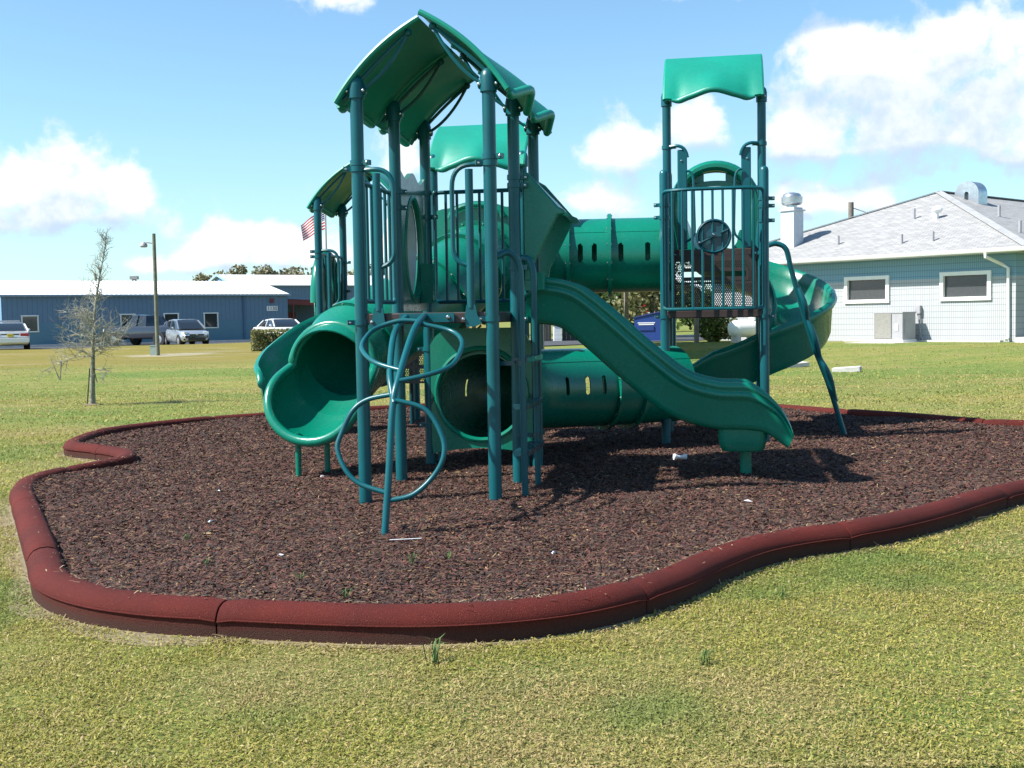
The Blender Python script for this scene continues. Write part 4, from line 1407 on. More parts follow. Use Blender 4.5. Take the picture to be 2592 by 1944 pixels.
# ---- perforated risers
def perforated(name, p0, p1, z0, z1, pitch, hole, skip=None, th=.006):
    a, b = Vector((*p0, 0)), Vector((*p1, 0)); L = (b - a).length; d = (b - a).normalized(); nn = Vector((-d.y, d.x, 0))
    nx, nz = int(L / pitch), int((z1 - z0) / (pitch * .87)); mb = MB()
    for j in range(nz):
        for i in range(nx):
            c = a + d * ((i + .5) * L / nx) ; zc = z0 + (j + .5) * (z1 - z0) / nz
            off = (L / nx) * .25 * (1 if j % 2 else -1)
            hw, hz = L / nx / 2, (z1 - z0) / nz / 2
            u_ = (i + .5) / nx; w_ = (j + .5) / nz
            def pt(x, z): return c + d * x + Vector((0, 0, zc + z))
            s = skip(u_, w_) if skip else 0
            if s == 2: continue
            out = [pt(-hw, -hz), pt(hw, -hz), pt(hw, hz), pt(-hw, hz)]
            if s == 1:
                mb.add(out, [(0, 1, 2, 3)]); continue
            h = hole
            inn = [pt(off - h, -h * .6), pt(off - h * .45, -h), pt(off + h * .45, -h), pt(off + h, -h * .6), pt(off + h, h * .6), pt(off + h * .45, h), pt(off - h * .45, h), pt(off - h, h * .6)]
            inn = [p if abs((p - c).dot(d)) < hw else p - d * ((p - c).dot(d)) + d * math.copysign(hw * .97, (p - c).dot(d)) for p in inn]
            mb.add(out + inn, [(0, 1, 6, 5), (1, 7, 6), (1, 2, 8, 7), (2, 9, 8), (2, 3, 10, 9), (3, 11, 10), (3, 0, 4, 11), (0, 5, 4)])
    return obj(name, mb, BR, PS, smooth=False, recalc=False)


def riser_skip(u, w):
    if u < .03 or u > .97 or w < .05 or w > .90 or (.47 < w < .53): return 1
    if .13 < u < .87 and .60 < w < .72: 
        return 2 if .17 < u < .83 else (2 if abs(w - .66) < .045 else 1)
    if .10 < u < .90 and .56 < w < .76: return 1
    return 0


rz = perforated('perforated_riser', (1.93, 4.685), (2.78, 4.685), 1.275, 1.845, .0205, .0066, riser_skip)
rz['label'] = 'dark brown perforated riser with a hand slot'
perforated('perforated_riser', (-1.25, 5.2), (-.62, 5.2), .50, .86, .024, .008, lambda u, w: 1 if (u < .04 or u > .96 or w < .08 or w > .92 or .45 < w < .6) else 0)
m2 = MB(); m2.box((-.93, 5.5, .90), (.72, .62, .06)); st = obj('step_deck', m2, BR, PS, smooth=False)
for u, v in ((-1.24, 5.22), (-.62, 5.22), (-1.24, 5.78), (-.62, 5.78)):
    m2 = MB(); m2.cyl((u, v, -.1), (u, v, .88), .03, None, 10); obj('step_leg', m2, TD, st)

# ---- round drum toy hung in the balcony railing
m2 = MB(); m2.lathe((2.355, 3.585, 1.97), [(-.03, .01), (-.03, .13), (-.01, .160), (.015, .166), (.03, .160), (.035, .150), (.012, .135), (.012, .02)], 32, (0, -1, 0))
dr = obj('play_drum', m2, TD, PS); dr['label'] = 'dark round drum toy behind the balcony bars'
m2 = MB(); m2.box((2.355, 3.548, 1.985), (.135, .02, .042)); m2.cur = 1
m2.lathe((2.35, 3.536, 1.985), [(0, .014), (.01, .012), (.014, .003)], 10, (0, -1, 0)); m2.lathe((2.22, 3.545, 1.915), [(0, .011), (.01, .009), (.012, .003)], 8, (0, -1, 0))
obj('drum_plate', m2, [TD, BO], dr)
m2 = MB(); m2.tube(lin((2.21, 3.55, 1.90), (2.49, 3.55, 2.03), 4), .010, 8); obj('drum_arm', m2, TD, dr)
# left over sides of the right tower
rail_panel((2.84, 4.76), (2.84, 5.53), 2.0, 2.8, 5)
rail_panel((1.87, 4.76), (1.87, 5.53), 2.0, 2.8, 5)

# ------------------------------------------------------------------ things lying on the mulch
def gp(u, v, z=0.0):
    a = radians(10.35)
    return Vector((-1.023 + u * cos(a) + v * sin(a), 7.923 - u * sin(a) + v * cos(a), z))


M['litter'] = mat('white_plastic', (0.75, 0.76, 0.80), 0.4)
mb = MB()
mb.tube(lin((-.055, 0, 0), (.055, 0, 0), 12), [.026, .028, .026, .019, .016, .0155, .0155, .0155, .016, .019, .026, .028, .026], 12)
o = obj('toy_bone', mb, M['litter']); o.location = gp(2.07, 2.22, .03); o.rotation_euler = (0, .05, radians(8))
tag(o, 'small white plastic spool lying in the shade of the straight slide', 'toy')
mb = MB(); mb.tube(lin((-.09, 0, 0), (.085, 0, .004), 4), .0022, 8)
o = obj('drinking_straw', mb, M['litter']); o.location = (-.60, 6.33, .014); o.rotation_euler = (0, 0, radians(4))
tag(o, 'thin white drinking straw on the mulch before the loop climber', 'straw')
for i, (x, y, l, lab) in enumerate(((-1.86, 7.02, .022, 'white scrap on the mulch far left of the loop climber'), (-2.13, 8.3, .012, 'tiny white fleck near the left kerb'),
                                    (-1.22, 5.95, .018, 'pale chip of litter behind the front kerb joint'), (1.52, 7.45, .03, 'pale splinter on the mulch below the slide exit'), (.2, 5.9, .015, 'small white fleck mid-front on the mulch'), (-1.5, 9.0, .016, 'white bit near the tube slide legs'))):
    mb = MB(); mb.add([(-l, -l * .3, 0), (l, -l * .25, .004), (l * .9, l * .3, .006), (-l * .8, l * .35, .003), (0, 0, .012)], [(0, 1, 4), (1, 2, 4), (2, 3, 4), (3, 0, 4)])
    o = obj('litter_scrap', mb, M['litter'], smooth=False); o.location = (x, y, .012); o.rotation_euler = (0, 0, random.uniform(0, 3))
    tag(o, lab, 'litter', 'white scraps on the mulch')
for i, (x, y, h, lab) in enumerate(((-.52, 5.78, .055, 'grass tuft in the mulch below the straw'), (-1.55, 5.75, .05, 'weed sprouting left of the front kerb joint'), (-1.02, 5.42, .045, 'small weed near the front kerb'),
                                    (-.34, 5.86, .05, 'thin grass spikes right of the straw'), (-.75, 5.05, .05, 'grass blades against the front kerb'), (-1.86, 6.5, .04, 'low weed on the left of the mulch'))):
    weed('weed_tuft', x, y, .0, h, 16, lab)
random.seed(21)
for x, y, h, lab in ((-.32, 4.42, .11, 'tall grass tuft just in front of the kerb'), (.72, 4.35, .075, 'pale grass clump on the lawn to the right of centre'), (1.25, 5.35, .07, 'spiky grass clump below the kerb bend')):
    weed('grass_tuft', x, y, -.11, h, 14, lab, .7)

# ------------------------------------------------------------------ white block building on the right
def wb(s, q, z):
    return Vector((WB_R[0] + WB_L[0] * s + WB_N[0] * q, WB_R[1] + WB_L[1] * s + WB_N[1] * q, z))


def block_mat():
    m = bpy.data.materials.new('scored_block'); m.use_nodes = True
    g = N(m.node_tree); b = m.node_tree.nodes['Principled BSDF']
    b.inputs['Roughness'].default_value = 0.8
    uv = g.new('ShaderNodeUVMap')
    br = g.new('ShaderNodeTexBrick'); br.offset = 0.0; br.squash = 1.0
    br.inputs['Scale'].default_value = 1.0; br.inputs['Mortar Size'].default_value = 0.009; br.inputs['Brick Width'].default_value = 0.0675; br.inputs['Row Height'].default_value = 0.203
    br.inputs['Mortar Smooth'].default_value = 0.3
    g.link(uv.outputs[0], br.inputs['Vector'])
    sp = g.new('ShaderNodeSeparateXYZ'); g.link(uv.outputs[0], sp.inputs[0])
    band = g.math('GREATER_THAN', sp.outputs[1], 2.35)
    n = g.noise(uv.outputs[0], 1.5, 4)
    base = g.mix(g.math('MULTIPLY', n, .25), (0.43, 0.45, 0.465), (0.37, 0.39, 0.41))
    base = g.mix(band, base, (0.20, 0.36, 0.47))
    c = g.mix(g.math('MULTIPLY', br.outputs['Fac'], .8), base, g.mix(1.0, base, (.38, .40, .44), 'MULTIPLY'))
    g.link(c, b.inputs['Base Color'])
    bn = g.new('ShaderNodeBump'); bn.inputs['Strength'].default_value = 0.6; bn.inputs['Distance'].default_value = 0.012; bn.invert = True
    g.link(br.outputs['Fac'], bn.inputs['Height']); g.link(bn.outputs[0], b.inputs['Normal'])
    return m


def shingle_mat():
    m = bpy.data.materials.new('grey_shingle'); m.use_nodes = True
    g = N(m.node_tree); b = m.node_tree.nodes['Principled BSDF']
    b.inputs['Roughness'].default_value = 0.9
    uv = g.new('ShaderNodeUVMap')
    br = g.new('ShaderNodeTexBrick'); br.offset = 0.5
    br.inputs['Scale'].default_value = 1.0; br.inputs['Mortar Size'].default_value = 0.012; br.inputs['Brick Width'].default_value = 0.34; br.inputs['Row Height'].default_value = 0.15
    br.inputs['Color1'].default_value = (.27, .267, .263, 1); br.inputs['Color2'].default_value = (.35, .345, .34, 1); br.inputs['Mortar'].default_value = (.15, .155, .16, 1)
    br.inputs['Mortar Smooth'].default_value = 0.6
    g.link(uv.outputs[0], br.inputs['Vector'])
    n = g.noise(uv.outputs[0], 3.0, 6, .7)
    c = g.mix(.6, br.outputs['Color'], g.ramp(n, [(.3, (.7, .72, .75)), (.7, (1.12, 1.12, 1.12))]), 'MULTIPLY')
    g.link(c, b.inputs['Base Color'])
    bn = g.new('ShaderNodeBump'); bn.inputs['Strength'].default_value = 0.5; bn.inputs['Distance'].default_value = 0.02; bn.invert = True
    g.link(br.outputs['Fac'], bn.inputs['Height']); g.link(bn.outputs[0], b.inputs['Normal'])
    return m


M['block'] = block_mat(); M['shingle'] = shingle_mat()


def uv_quad(name, faces, uvs, m, parent, th=None):
    me = bpy.data.meshes.new(name)
    vs = []; fs = []
    for f in faces:
        fs.append(tuple(range(len(vs), len(vs) + len(f)))); vs += [tuple(p) for p in f]
    me.from_pydata(vs, [], fs); me.materials.append(m)
    l = me.uv_layers.new(name='UVMap'); k = 0
    for u in uvs:
        for c in u: l.data[k].uv = c; k += 1
    me.update()
    o = bpy.data.objects.new(name, me); COL.objects.link(o); o.parent = parent
    return o


WBo = empty('white_building', (0, 0, 0), 0, 'white scored-block building with grey shingle hip roof and blue band', 'building')
ZG, ZT, AW, DEP = .0, 3.22, 12.6, 26.0
WINS = ((.90, 2.55, 1.66, 2.47), (4.66, 6.32, 1.65, 2.45))
# front wall as strips around the windows (real openings)
cuts_s = sorted({0, AW} | {w[0] for w in WINS} | {w[1] for w in WINS})
faces, uvs = [], []
def addq(s0, s1, z0, z1):
    faces.append([wb(s0, 0, z0), wb(s1, 0, z0), wb(s1, 0, z1), wb(s0, 0, z1)]); uvs.append([(s0, z0), (s1, z0), (s1, z1), (s0, z1)])
for a, b in zip(cuts_s, cuts_s[1:]):
    w = [w for w in WINS if w[0] <= a and b <= w[1]]
    if w: addq(a, b, ZG, w[0][2]); addq(a, b, w[0][3], ZT)
    else: addq(a, b, ZG, ZT)
for pts in (((0, 0), (0, DEP)), ((AW, 0), (AW, DEP)), ((0, DEP), (AW, DEP))):
    (s0, q0), (s1, q1) = pts; L = abs(s1 - s0) + abs(q1 - q0)
    faces.append([wb(s0, q0, ZG), wb(s1, q1, ZG), wb(s1, q1, ZT), wb(s0, q0, ZT)]); uvs.append([(0, ZG), (L, ZG), (L, ZT), (0, ZT)])
uv_quad('wall', faces, uvs, M['block'], WBo)
OV = .75; tanr = .392; ZR = ZT + tanr * (AW / 2 + OV); zE = ZT
mid = AW / 2
c = [(-OV, -OV), (AW + OV, -OV), (AW + OV, DEP + OV), (-OV, DEP + OV)]
R1, R2 = (mid, mid), (mid, DEP - mid)
k = 1 / cos(math.atan(tanr))
def rface(pts, along, other):
    return [wb(s, q, z) for s, q, z in pts]
hip = mid + OV
F1 = [(c[0][0], c[0][1], zE), (c[1][0], c[1][1], zE), (R1[0], R1[1], ZR)]
F2 = [(c[3][0], c[3][1], zE), (c[0][0], c[0][1], zE), (R1[0], R1[1], ZR), (R2[0], R2[1], ZR)]
F3 = [(c[1][0], c[1][1], zE), (c[2][0], c[2][1], zE), (R2[0], R2[1], ZR), (R1[0], R1[1], ZR)]
F4 = [(c[2][0], c[2][1], zE), (c[3][0], c[3][1], zE), (R2[0], R2[1], ZR)]
ro = uv_quad('roof', [[wb(*p) for p in f] for f in (F1, F2, F3, F4)],
             [[(s, (q + OV) * k) for s, q, z in F1], [(q, (s + OV) * k) for s, q, z in F2], [(q, (AW + OV - s) * k) for s, q, z in F3], [(s, (DEP + OV - q) * k) for s, q, z in F4]], M['shingle'], WBo)
so = ro.modifiers.new('thick', 'SOLIDIFY'); so.thickness = .03; so.offset = 1
for a, b in (((c[0][0], c[0][1], zE + .028), (R1[0], R1[1], ZR + .028)), ((c[1][0], c[1][1], zE + .028), (R1[0], R1[1], ZR + .028)), ((R1[0], R1[1], ZR + .028), (R2[0], R2[1], ZR + .028))):
    mb = MB(); mb.bar(wb(*a), wb(*b), .30, .03); obj('ridge_cap', mb, mat('ridge_shingle', (.36, .365, .37), .9, vary=.2, vscale=3), ro, smooth=False)
# gutter, fascia, soffit
mb = MB()
mb.prism([(0, 0), (.0, .13), (.015, .13), (.015, .02), (.11, .02), (.12, .13), (.135, .13), (.125, .05), (.10, 0)], lambda a, b, cc: wb(-OV + cc, -OV - a, zE - .115 + b), AW + 2 * OV)
obj('gutter', mb, M['white'], WBo, smooth=False)
mb = MB()
mb.prism([(0, 0), (.0, .13), (.12, .13), (.135, .13), (.10, 0)], lambda a, b, cc: wb(-OV - a, -OV + cc, zE - .115 + b), 14)
obj('gutter', mb, M['white'], WBo, smooth=False)
mb = MB()
mb.add([wb(-OV, -OV, zE - .12), wb(AW + OV, -OV, zE - .12), wb(AW + OV, 0, zE - .12), wb(-OV, 0, zE - .12), wb(-OV, 14, zE - .12), wb(0, 14, zE - .12), wb(0, 0, zE - .12)], [(0, 1, 2, 3), (0, 6, 5, 4)])
obj('soffit', mb, M['white'], WBo, smooth=False, recalc=False)
# windows
for s0, s1, z0, z1 in WINS:
    fr = MB()
    for a, b, cdim in (((s0 + s1) / 2, z0 - .02, (s1 - s0 + .18, .13)), ((s0 + s1) / 2, z1 + .02, (s1 - s0 + .18, .13)), (s0 - .02, (z0 + z1) / 2, (.13, z1 - z0 - .09)), (s1 + .02, (z0 + z1) / 2, (.13, z1 - z0 - .09))):
        fr.prism([(a - cdim[0] / 2, b - cdim[1] / 2), (a + cdim[0] / 2, b - cdim[1] / 2), (a + cdim[0] / 2, b + cdim[1] / 2), (a - cdim[0] / 2, b + cdim[1] / 2)], lambda x, z, cc: wb(x, -.07 + cc, z), .16)
    w = obj('window', fr, M['white'], WBo, smooth=False)
    pm = MB(); pm.add([wb(s0, .06, z0), wb(s1, .06, z0), wb(s1, .06, z1), wb(s0, .06, z1)], [(0, 1, 2, 3)]); obj('pane', pm, M['screen'] if 'screen' in M else M.setdefault('screen', mat('insect_screen', (.05, .055, .06), .35, vary=.2, vscale=14)), w, smooth=False, recalc=False)
# downspout
mb = MB(); mb.tube([wb(.62, -OV - .06, zE - .12), wb(.62, -OV - .06, zE - .25), wb(.40, -.12, zE - .50), wb(.22, -.08, zE - .62), wb(.20, -.08, .36), wb(.20, -.20, .26)], .055, 8)
obj('downspout', mb, M['white'], WBo)
mb = MB()
for q in (0,):
    mb.box(tuple(wb(-.6, -.25, .22)), (.9, .55, .28), rz=math.atan2(WB_N[1], WB_N[0]) + .0)
o = obj('concrete_step', mb, M['concrete'], smooth=False); tag(o, 'concrete doorstep at the right corner of the white building', 'step')
mb = MB(); mb.prism([(0, 0), (5.9, 0), (5.9, .05), (0, .05)], lambda a, b, cc: wb(a + .35, -.12 - cc, .17 + b * 1.6), .22)
obj('footing', mb, M['concrete'], WBo, smooth=False)
# side wall window at the right edge
mb = MB(); mb.prism([(.0, 1.35), (1.1, 1.35), (1.1, 2.4), (0, 2.4)], lambda a, b, cc: wb(-.01 - cc, 1.25 + a, b), .06)
w = obj('window', mb, mat('side_frame', (.45, .6, .66), .5), WBo, smooth=False)
mb = MB(); mb.prism([(.09, 1.44), (1.01, 1.44), (1.01, 2.31), (.09, 2.31)], lambda a, b, cc: wb(-.075 - cc, 1.25 + a, b), .01); obj('pane', mb, M['glass'], w, smooth=False)


def roof_pt(s, q): return wb(s, q, zE + tanr * (q + OV) + .03)
for s, q, h in ((7.17, .70, .30), (4.32, .34, .30), (3.15, .39, .30), (5.44, 3.05, .36)):
    mb = MB(); p = roof_pt(s, q); mb.cyl(p - Vector((0, 0, .1)), p + Vector((0, 0, h)), .055, None, 10); obj('vent_pipe', mb, M['grey'], ro)
for q, s, h in ((4.81, 3.03, .40), (2.10, .91, .40)):
    z = zE + tanr * (s + OV); p = wb(s, q, z); mb = MB(); mb.cyl(p, p + Vector((0, 0, h)), .055, None, 10); obj('vent_pipe', mb, M['grey'], ro)
mb = MB(); p = roof_pt(4.45, 2.85); mb.cyl(p - Vector((0, 0, .1)), p + Vector((0, 0, .22)), .11, None, 12); mb.sphere(p + Vector((.04, -.04, .30)), .17, 12, (1.15, 1, .75)); obj('roof_vent', mb, M['white'], ro)
# kitchen exhaust: curb box + mushroom fan
ce = roof_pt(9.47, 1.0)
an = math.atan2(WB_L[1], WB_L[0])
mb = MB(); mb.box((ce.x, ce.y, ce.z + .55), (.62, .62, 1.5), rz=an); mb.box((ce.x, ce.y, ce.z + 1.32), (.74, .74, .06), rz=an); mb.box((ce.x, ce.y, ce.z + 1.38), (.58, .58, .10), rz=an)
ex = obj('exhaust_stack', mb, mat('stack_metal', (.50, .54, .58), .5, vary=.15), WBo, smooth=False)
mb = MB(); mb.lathe((ce.x, ce.y, ce.z + 1.42), [(0, .20), (.10, .20), (.12, .34), (.18, .40), (.42, .41), (.44, .36), (.52, .34), (.56, .27), (.60, .10)], 24); obj('fan_hood', mb, M['steel'], ex)
# big arched duct on the far roof slope
D0 = wb(5.36, 6.75, 4.35)
dx = Vector((WB_L[0], WB_L[1], 0)) * -1; dn = Vector((WB_N[0], WB_N[1], 0))
def darc(r, n=20, ext=.62):
    return [(-r, -ext)] + [(-r * cos(pi * i / n), r * sin(pi * i / n)) for i in range(n + 1)] + [(r, -ext)]
ou, inn = darc(.50, ext=.9), darc(.085, ext=.9)
vs = [D0 + dx * a + Vector((0, 0, 1.50 + b)) for a, b in ou + inn]
m_ = len(ou)
mb = MB(); mb.add(vs + [v + dn * .7 for v in vs], [(i, i + 1, m_ + i + 1, m_ + i) for i in range(m_ - 1)] + [(2 * m_ + i, 3 * m_ + i, 3 * m_ + i + 1, 2 * m_ + i + 1) for i in range(m_ - 1)]
                + [(i, 2 * m_ + i, 2 * m_ + i + 1, i + 1) for i in range(m_ - 1)] + [(m_ + i, m_ + i + 1, 3 * m_ + i + 1, 3 * m_ + i) for i in range(m_ - 1)])
obj('roof_duct', mb, M['steel'], WBo, angle=30)
# air conditioner with its box and conduit
acx = empty('air_conditioner', tuple(wb(3.38, -1.2, .19)), math.atan2(WB_L[1], WB_L[0]), 'grey and beige air conditioning unit against the white wall', 'air conditioner')
mb = MB(); mb.box((.52, -.42, .54), (1.10, .82, .92)); obj('cabinet', mb, M['grey'], acx, smooth=False)
mb = MB(); mb.box((.72, .004, .56), (.66, .03, .86)); obj('coil_grille', mb, M['beige'], acx, smooth=False)
mb = MB(); mb.box((.52, -.42, .045), (1.16, .88, .09)); obj('base_rail', mb, M['white'], acx, smooth=False)
mb = MB(); mb.box((.52, -.42, 1.02), (1.14, .86, .04)); obj('lid', mb, M['grey'], acx, smooth=False)
mb = MB(); mb.box((.20, .006, .52), (.14, .012, .22)); obj('sticker', mb, M['white'], acx, smooth=False)
mb = MB(); mb.box((-.035, -.4, .5), (.02, .5, .6)); obj('side_panel', mb, M['grey'], acx, smooth=False)
mb = MB(); p = wb(3.42, -.08, 1.30); mb.box(tuple(p), (.20, .14, .28), rz=math.atan2(WB_L[1], WB_L[0]))
eb = obj('electrical_box', mb, M['grey'], smooth=False); tag(eb, 'small grey electrical box on the white wall above the air conditioner', 'electrical box')
mb = MB(); mb.tube([wb(3.40, -.10, 1.14), wb(3.38, -.10, .9), wb(3.30, -.10, .4), wb(3.18, -.14, .20)], .022, 8); mb.tube([wb(3.34, -.10, 1.14), wb(3.34, -.10, .20)], .018, 8); obj('conduit', mb, M['grey'], eb)
mb = MB(); mb.prism([(0, 0), (1.9, 0), (1.9, .07), (0, .07)], lambda a, b, cc: wb(3.0 + a, -2.3 + cc, .13 + b), 1.6); o = obj('concrete_pad', mb, M['concrete'], smooth=False); tag(o, 'thin concrete pad under the air conditioner', 'concrete pad')
# two slabs in the grass
for (x, y, a, dx_, dy_, lab) in ((7.0, 29.6, 25, 1.1, .6, 'white concrete slab half hidden behind the right tower'), (7.72, 26.6, -25, .62, .34, 'flat white concrete slab set in the lawn on the right')):
    mb = MB(); z = float(ground_z(x, y)); mb.box((0, 0, 0), (dx_, dy_, .10)); o = obj('concrete_slab', mb, M['concrete'], smooth=False); o.location = (x, y, z + .05); o.rotation_euler = (radians(3), radians(-4), radians(a)); tag(o, lab, 'slab')

# ------------------------------------------------------------------ blue metal building on the left
BB0 = np.array([-32.1, 73.0]); BBd = np.array([16., 10.]) / math.hypot(16, 10); BBn = np.array([-BBd[1], BBd[0]])


def bb_(s, q, z): return Vector((BB0[0] + BBd[0] * s + BBn[0] * q, BB0[1] + BBd[1] * s + BBn[1] * q, z))


def metal_wall_mat(name, col, col_low, zsplit, pitch=.30):
    m = bpy.data.materials.new(name); m.use_nodes = True
    g = N(m.node_tree); b = m.node_tree.nodes['Principled BSDF']; b.inputs['Roughness'].default_value = .55
    uv = g.new('ShaderNodeUVMap'); sp = g.new('ShaderNodeSeparateXYZ'); g.link(uv.outputs[0], sp.inputs[0])
    fr = g.math('FRACT', g.math('DIVIDE', sp.outputs[0], pitch))
    rib = g.math('MULTIPLY', g.math('LESS_THAN', fr, .22), g.math('GREATER_THAN', sp.outputs[1], zsplit))
    n = g.noise(uv.outputs[0], 1.0, 5)
    br = g.new('ShaderNodeTexBrick'); br.inputs['Scale'].default_value = 1; br.inputs['Brick Width'].default_value = .4; br.inputs['Row Height'].default_value = .2; br.inputs['Mortar Size'].default_value = .012
    g.link(uv.outputs[0], br.inputs['Vector'])
    low = g.math('LESS_THAN', sp.outputs[1], zsplit)
    c = g.mix(low, col, col_low)
    c = g.mix(g.math('MULTIPLY', n, .3), c, tuple(x * .75 for x in col))
    c = g.mix(g.math('MULTIPLY', rib, .16), c, (.02, .03, .05))
    g.link(c, b.inputs['Base Color'])
    bn = g.new('ShaderNodeBump'); bn.inputs['Strength'].default_value = .5; bn.inputs['Distance'].default_value = .04
    g.link(g.math('SUBTRACT', rib, g.math('MULTIPLY', g.math('MULTIPLY', br.outputs['Fac'], low), .4)), bn.inputs['Height']); g.link(bn.outputs[0], b.inputs['Normal'])
    return m


M['bluewall'] = metal_wall_mat('blue_metal_wall', (.105, .185, .285), (.080, .195, .285), 1.45)
M['blueend'] = metal_wall_mat('blue_gable_wall', (.13, .27, .42), (.13, .27, .42), -5)
M['whiteroof'] = mat('white_metal_roof', (.80, .81, .82), .45, vary=.06, vscale=1)
M['bluetrim'] = mat('light_blue_trim', (.28, .45, .62), .5)
BLD = empty('blue_building', (0, 0, 0), 0, 'long low blue metal building with white ribbed roof and number 1130', 'building')
LB, WBD, HB, HR = 19.0, 12.0, 3.2, 4.30
BW = ((1.17, 2.15, .87, 1.93), (7.30, 8.26, .86, 1.95), (10.16, 11.14, .88, 1.97), (12.9, 13.87, .92, 1.97))
faces, uvs = [], []
def bq(s0, s1, z0, z1):
    faces.append([bb_(s0, 0, z0), bb_(s1, 0, z0), bb_(s1, 0, z1), bb_(s0, 0, z1)]); uvs.append([(s0, z0), (s1, z0), (s1, z1), (s0, z1)])
cs = sorted({0, LB} | {w[0] for w in BW} | {w[1] for w in BW})
for a, b in zip(cs, cs[1:]):
    w = [w for w in BW if w[0] <= a and b <= w[1]]
    if w: bq(a, b, -.3, w[0][2]); bq(a, b, w[0][3], HB)
    else: bq(a, b, -.3, HB)
uv_quad('front_wall', faces, uvs, M['bluewall'], BLD)
for s in (0, LB):
    fs, us = [], []
    fs.append([bb_(s, 0, -.3), bb_(s, WBD, -.3), bb_(s, WBD, HB), bb_(s, WBD / 2, HR), bb_(s, 0, HB)]); us.append([(0, -.3), (WBD, -.3), (WBD, HB), (WBD / 2, HR), (0, HB)])
    uv_quad('gable_wall', fs, us, M['blueend'], BLD)
mb = MB()
for q0, q1, z0, z1 in ((-.25, WBD / 2, HB - .045, HR), (WBD / 2, WBD + .25, HR, HB - .045)):
    mb.prism([(q0, z0), (q1, z1), (q1, z1 + .06), (q0, z0 + .06)], lambda a, b, cc: bb_(-.15 + cc, a, b), LB + .3)
rf = obj('roof', mb, M['whiteroof'], BLD, smooth=False)
sl_len = math.hypot(WBD / 2 + .25, HR - HB + .045)
rb = MB(); rb.bar(Vector((0, -.25, HB + .03)), Vector((0, WBD / 2, HR + .075)), .05, .05)
rib0 = None
ang = math.atan2(BBd[1], BBd[0])
for i in range(62):
    s = -.1 + i * .308
    if rib0 is None:
        rib0 = obj('roof_rib', rb, M['whiteroof'], rf, smooth=False); ob = rib0
    else: ob = share('roof_rib', rib0, rf)
    ob.location = bb_(s, 0, 0); ob.rotation_euler = (0, 0, ang)
mb = MB(); mb.bar(bb_(-.15, -.28, HB - .01), bb_(LB + .15, -.28, HB - .01), .08, .12); obj('eave_trim', mb, mat('eave_grey_blue', (.22, .30, .38), .5), BLD, smooth=False)
for s0, s1, z0, z1 in BW:
    fr = MB()
    for a, b, w_, h_ in (((s0 + s1) / 2, z0 + .02, s1 - s0 + .1, .07), ((s0 + s1) / 2, z1 - .02, s1 - s0 + .1, .07), (s0 + .01, (z0 + z1) / 2, .07, z1 - z0 - .03), (s1 - .01, (z0 + z1) / 2, .07, z1 - z0 - .03)):
        fr.prism([(a - w_ / 2, b - h_ / 2), (a + w_ / 2, b - h_ / 2), (a + w_ / 2, b + h_ / 2), (a - w_ / 2, b + h_ / 2)], lambda x, z, cc: bb_(x, -.05 + cc, z), .12)
    w = obj('window', fr, M['white'], BLD, smooth=False)
    pm = MB(); pm.add([bb_(s0, .05, z0), bb_(s1, .05, z0), bb_(s1, .05, z1), bb_(s0, .05, z1)], [(0, 1, 2, 3)]); obj('pane', pm, M['glass'], w, smooth=False, recalc=False)
mb = MB(); mb.tube([bb_(15.73, -.08, HB - .1), bb_(15.73, -.08, .05), bb_(15.73, -.3, -.05)], .06, 6); obj('downspout', mb, mat('blue_downspout', (.05, .11, .22), .5), BLD)
mb = MB(); mb.prism([(17.66, 2.63), (17.94, 2.63), (17.94, 2.91), (17.66, 2.91)], lambda a, b, cc: bb_(a, -.10 + cc, b), .09); obj('alarm_box', mb, M['red_trim'], BLD, smooth=False)
mb = MB(); mb.prism([(3.4, 1.72), (3.62, 1.72), (3.62, 1.84), (3.4, 1.84)], lambda a, b, cc: bb_(a, -.14 + cc, b), .13); obj('wall_light', mb, M['grey'], BLD, smooth=False)
mb = MB(); mb.prism([(17.42, 2.06), (18.22, 2.06), (18.22, 2.40), (17.42, 2.40)], lambda a, b, cc: bb_(a, -.04 + cc, b), .03)
sg = obj('number_sign', mb, M['white'], smooth=False); tag(sg, 'white sign reading 1130 on the end of the blue building', 'sign')


def text(name, s, size, m, parent, loc, rot, ext=.004, sx=1.0):
    cu = bpy.data.curves.new(name, 'FONT'); cu.body = s; cu.size = size; cu.extrude = ext; cu.align_x = 'CENTER'; cu.align_y = 'CENTER'
    tmp = bpy.data.objects.new(name, cu); COL.objects.link(tmp)
    dg = bpy.context.evaluated_depsgraph_get()
    me = bpy.data.meshes.new_from_object(tmp.evaluated_get(dg)); bpy.data.objects.remove(tmp)
    me.materials.clear(); me.materials.append(m)
    o = bpy.data.objects.new(name, me); COL.objects.link(o); o.parent = parent
    o.location = loc; o.rotation_euler = rot; o.scale = (sx, 1, 1)
    return o


text('numerals', '1130', .36, M['black'], sg, bb_(17.82, -.046, 2.225), (radians(90), 0, ang))
